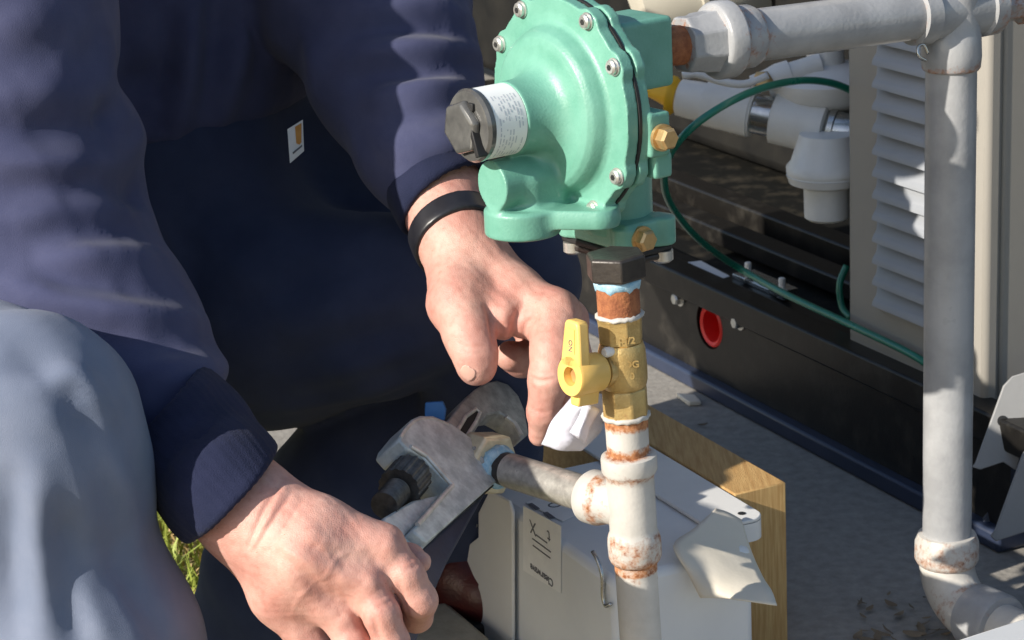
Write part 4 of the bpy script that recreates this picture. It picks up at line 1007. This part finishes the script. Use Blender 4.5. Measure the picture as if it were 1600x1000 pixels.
def shirt(P):
    d = torso(P)
    r = smax(chain(P, h_rs, .02), cutp(P, 275, 680, 1.745, cdir), .012)
    l = smax(chain(P, h_ls, .02), cutp(P, 688, 292, 1.975, ldir), .010)
    d = smin(d, l, .03); d = smin(d, chain(P, h_bk, .02), .03); d = smin(d, r, .012)
    d = d + .0024*wob(P, 34) + .0013*wob(P, 80, 2)
    return d
lo, hi = bounds([h_tor, h_rs, h_ls, h_bk], .015); hi[2] = min(hi[2], at(300, -330, 2.2)[2])
V, Q = surf(shirt, lo, hi, .0042); V = relax(V, Q, 1, .4)
H = .0105
V = strokes(V, Q, [
    ([(-20, 60), (60, 30), (140, 60)], H*.6, 0.0208), ([(0, 150), (90, 138), (155, 155)], H*.7, 0.0182), ([(-10, 205), (90, 205), (185, 205)], -H*.8, 0.0169), ([(-10, 250), (90, 255), (190, 262)], H, 0.0156),
    ([(0, 300), (100, 300), (215, 285)], -H*.9, 0.0169), ([(10, 338), (110, 318), (190, 322)], H*.8, 0.0156), ([(30, 372), (140, 362), (245, 352)], -H*.6, 0.0156), ([(50, 410), (150, 398), (245, 404)], H*.8, 0.0143),
    ([(0, 400), (110, 440), (290, 468)], -H*.7, 0.0143), ([(-10, 430), (100, 468), (220, 490), (315, 498)], H, 0.0143), ([(40, 505), (160, 540), (320, 545)], -H*.7, 0.0182), ([(120, 560), (230, 575), (350, 570)], H*.7, 0.0182),
    ([(165, 60), (172, 100), (172, 140)], H*.6, 0.0182), ([(178, 168), (168, 175), (150, 178)], -H*1.1, 0.0130), ([(205, 200), (226, 240), (232, 290)], H*.6, 0.0182), ([(232, 306), (220, 304), (195, 300)], -H*1.0, 0.0130),
    ([(300, -20), (298, 60), (292, 130), (277, 208)], H*1.25, 0.0156), ([(374, -20), (372, 60), (358, 130), (340, 196)], H*1.25, 0.0156), ([(335, 0), (332, 80), (318, 190)], -H*.9, 0.0182), ([(262, 0), (262, 80), (250, 190)], -H*.9, 0.0182),
    ([(430, -10), (425, 90), (400, 190)], H*.5, 0.0234), ([(480, 60), (492, 110), (480, 170)], H*.6, 0.0156), ([(180, 110), (215, 130), (250, 118)], -H*.9, 0.0182),
    ([(560, 20), (660, 10), (732, 30)], H*.9, 0.0156), ([(560, 50), (660, 42), (735, 52)], -H*.9, 0.0143), ([(555, 85), (650, 74), (742, 78)], H, 0.0156), ([(560, 115), (660, 112), (745, 108)], -H*.9, 0.0143),
    ([(580, 150), (670, 135), (750, 128)], H*.9, 0.0156), ([(600, 190), (680, 170), (740, 160)], -H*.7, 0.0156), ([(600, 230), (680, 215), (735, 230)], H*.5, 0.0182), ([(560, 140), (570, 220), (600, 290)], -H*.5, 0.0208)])
shirt_o = mk('sweatshirt', V, Q, 'hoodie', per, smooth=True)
def ribs(P, c0, ax):   # knitted ribs round a cuff
    w = P-c0.astype('f'); h = w @ ax; y = w-h[:, None]*ax; x0 = nrm(np.cross(ax, Z)); th = np.arctan2(y @ np.cross(ax, x0), y @ x0); return np.cos(th*52)
def cuff_r(P):
    d = chain(P, h_rc, .01); c = cutp(P, 364, 778, 1.680, cdir); c2 = -cutp(P, 235, 640, 1.770, cdir)
    d = smax(d + .0014*wob(P, 60, 3), np.maximum(c, c2), .006); return np.maximum(d, -(chain(P, h_rc, .01)+.006) if True else d)
lo, hi = bounds([h_rc], .01); V, Q = surf(cuff_r, lo, hi, .0022); V = relax(V, Q, 1, .4)
V = strokes(V, Q, [([(300, 690), (330, 650), (360, 600)], -.004, .012), ([(250, 740), (270, 700), (300, 660)], -.003, .010)])
V += normals(V, Q)*(.00022*ribs(V, at(290, 690, 1.738), rdir))[:, None]
mk('sleeve_cuff', V, Q, 'rib_knit', shirt_o, smooth=True)
def cuff_l(P):
    d = chain(P, h_lc, .01); c = cutp(P, 697, 318, 1.97, ldir); c2 = -cutp(P, 672, 262, 1.99, ldir)
    d0 = d; d = smax(d + .001*wob(P, 60, 3), np.maximum(c, c2), .005); return np.maximum(d, -(d0+.005))
lo, hi = bounds([h_lc], .01); V, Q = surf(cuff_l, lo, hi, .0022); V = relax(V, Q, 1, .4)
mk('sleeve_cuff', V, Q, 'rib_knit', shirt_o, smooth=True)
# sewn-on tag at the hem
bvh = BVHTree.FromObject(shirt_o, bpy.context.evaluated_depsgraph_get())
def on_shirt(u, v, off):
    r = Vector(at(u, v, 1.0)-CAM).normalized(); h = bvh.ray_cast(Vector(CAM), r)
    return (np.array(h[0])-FW*off) if h[0] is not None else at(u, v, 2.02)
TG = [(449, 202), (473, 187), (475, 236), (453, 255)]
dT = np.mean([px(on_shirt(u, v, 0))[2] for u, v in TG[:2]])
def tagp(u, v, o=0): return at(u, v, dT-.006-o+.0005*(u-449))
tg = MB().prism([tagp(*p) for p in TG], FW*.0008).build('hem_tag', 'tag_white', shirt_o, smooth=None)
MB().prism([tagp(u, v, .0008) for u, v in ((461, 198), (471, 192), (471, 222), (468, 226), (463, 224))], FW*.0003).build('tag_patch', 'tag_orange', tg, smooth=None)
MB().prism([tagp(u, v, .0008) for u, v in ((457, 238), (472, 226), (472, 229), (458, 241))], FW*.0003).build('tag_print', 'ink', tg, smooth=None)
# ---- trousers: pelvis, raised right knee, left thigh and shins
t_pel = fat((250, 200, 2.24, 215), (280, 340, 2.22, 225), (330, 430, 2.20, 200))
t_hip = fat((320, 330, 2.26, 200), (480, 310, 2.26, 150), (620, 360, 2.20, 110))
t_rl = fat((170, 430, 2.18, 190), (-90, 640, 1.82, 200), (36, 672, 1.655, 178), (62, 740, 1.655, 162), (70, 850, 1.67, 164), (122, 1010, 1.68, 186), (180, 1250, 1.74, 170))
t_but = fat((100, 480, 2.2, 180), (-130, 780, 1.96, 200), (-140, 950, 1.98, 180))  # bulk out of view, added to keep the sun off the far shin
t_ll = fat((330, 420, 2.20, 190), (430, 490, 2.14, 172), (580, 480, 2.09, 136), (700, 455, 2.06, 112), (806, 436, 2.03, 104))
t_ls = fat((800, 452, 2.04, 100), (770, 560, 2.10, 100), (744, 700, 2.16, 98), (722, 840, 2.22, 86))
t_sh = fat((640, 640, 2.20, 120), (575, 780, 2.20, 150), (465, 900, 2.20, 140), (400, 1060, 2.22, 140))
def trous(P):
    d = smin(chain(P, t_pel, .03), chain(P, t_hip, .03), .02); d = smin(d, chain(P, t_ll, .03), .03); d = smin(d, smin(chain(P, t_rl, .02), chain(P, t_but, .02), .02), .02)
    d = smin(d, chain(P, t_ls, .02), .012); d = smin(d, chain(P, t_sh, .02), .010)
    d = smax(d, -((P[:, 2]) - .006), .004)
    return d + .003*wob(P, 30, 4) + .0012*wob(P, 75, 1)
lo, hi = bounds([t_pel, t_rl, t_but, t_ll, t_ls, t_sh], .015); lo[2] = max(lo[2], -.01)
V, Q = surf(trous, lo, hi, .0050); V = relax(V, Q, 1, .4)
V = strokes(V, Q, [([(55, 740), (62, 860), (75, 1005)], .010, .013), ([(20, 760), (15, 880), (20, 1005)], -.008, .014), ([(95, 800), (110, 900), (130, 1005)], -.008, .013), ([(100, 870), (130, 940), (160, 1005)], .008, .011),
    ([(150, 690), (190, 760), (215, 860)], .006, .012), ([(70, 600), (120, 590), (165, 640)], .007, .010), ([(120, 640), (150, 700), (190, 830)], -.006, .012), ([(0, 560), (60, 575), (110, 620)], -.004, .014), ([(160, 850), (210, 920), (260, 1005)], -.005, .012),
    ([(420, 640), (500, 625), (590, 605), (690, 565)], .006, .012), ([(450, 560), (560, 530), (680, 500)], -.007, .016), ([(380, 480), (480, 430), (600, 400)], -.006, .02), ([(470, 600), (560, 575), (660, 540)], .004, .012),
    ([(240, 260), (320, 300), (430, 270)], -.004, .02), ([(500, 690), (560, 720), (600, 790)], -.006, .02), ([(320, 870), (350, 930), (400, 1000)], .005, .016)])
fd = chain(V.astype('f'), t_rl[2:], .02)+.03; fade = np.clip(1.15-np.abs(chain(V.astype('f'), t_rl[1:], .02))/.10, 0, 1)*(chain(V.astype('f'), t_rl[2:], .02) < .05)  # mask for the sunlit tone painted on the right knee and shin
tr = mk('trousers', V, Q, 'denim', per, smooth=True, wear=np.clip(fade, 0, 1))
# ---- boot
bo0 = on_level(716, 950, 0); tdv = nrm(np.array([.55, -.8, 0])); sdv = np.array([-tdv[1], tdv[0], 0])
def boot(P):
    a = bo0 + Z*.045
    d = rcone(P, a-tdv*.16, a+tdv*.02, .046, .043); d = smin(d, rcone(P, a+tdv*.01-Z*.004, a+tdv*.06-Z*.010, .042, .034), .02)
    d = smin(d, rcone(P, a-tdv*.13, a-tdv*.12+Z*.16, .044, .048), .03)
    return smax(d, -(P[:, 2]-.016), .003)
V, Q = surf(boot, bo0-np.array([.3, .3, .02]), bo0+np.array([.2, .2, .28]), .003)
bt = mk('boot', V, Q, 'boot_leather', per, smooth=True)
MB().prism([bo0+tdv*x+sdv*y for x, y in ((.095, -.012), (.095, .012), (.075, .036), (0, .044), (-.15, .040), (-.20, .02), (-.20, -.02), (-.15, -.040), (0, -.044), (.075, -.036))], Z*.018).build('boot_sole', 'boot_sole', bt, bevel=.003)
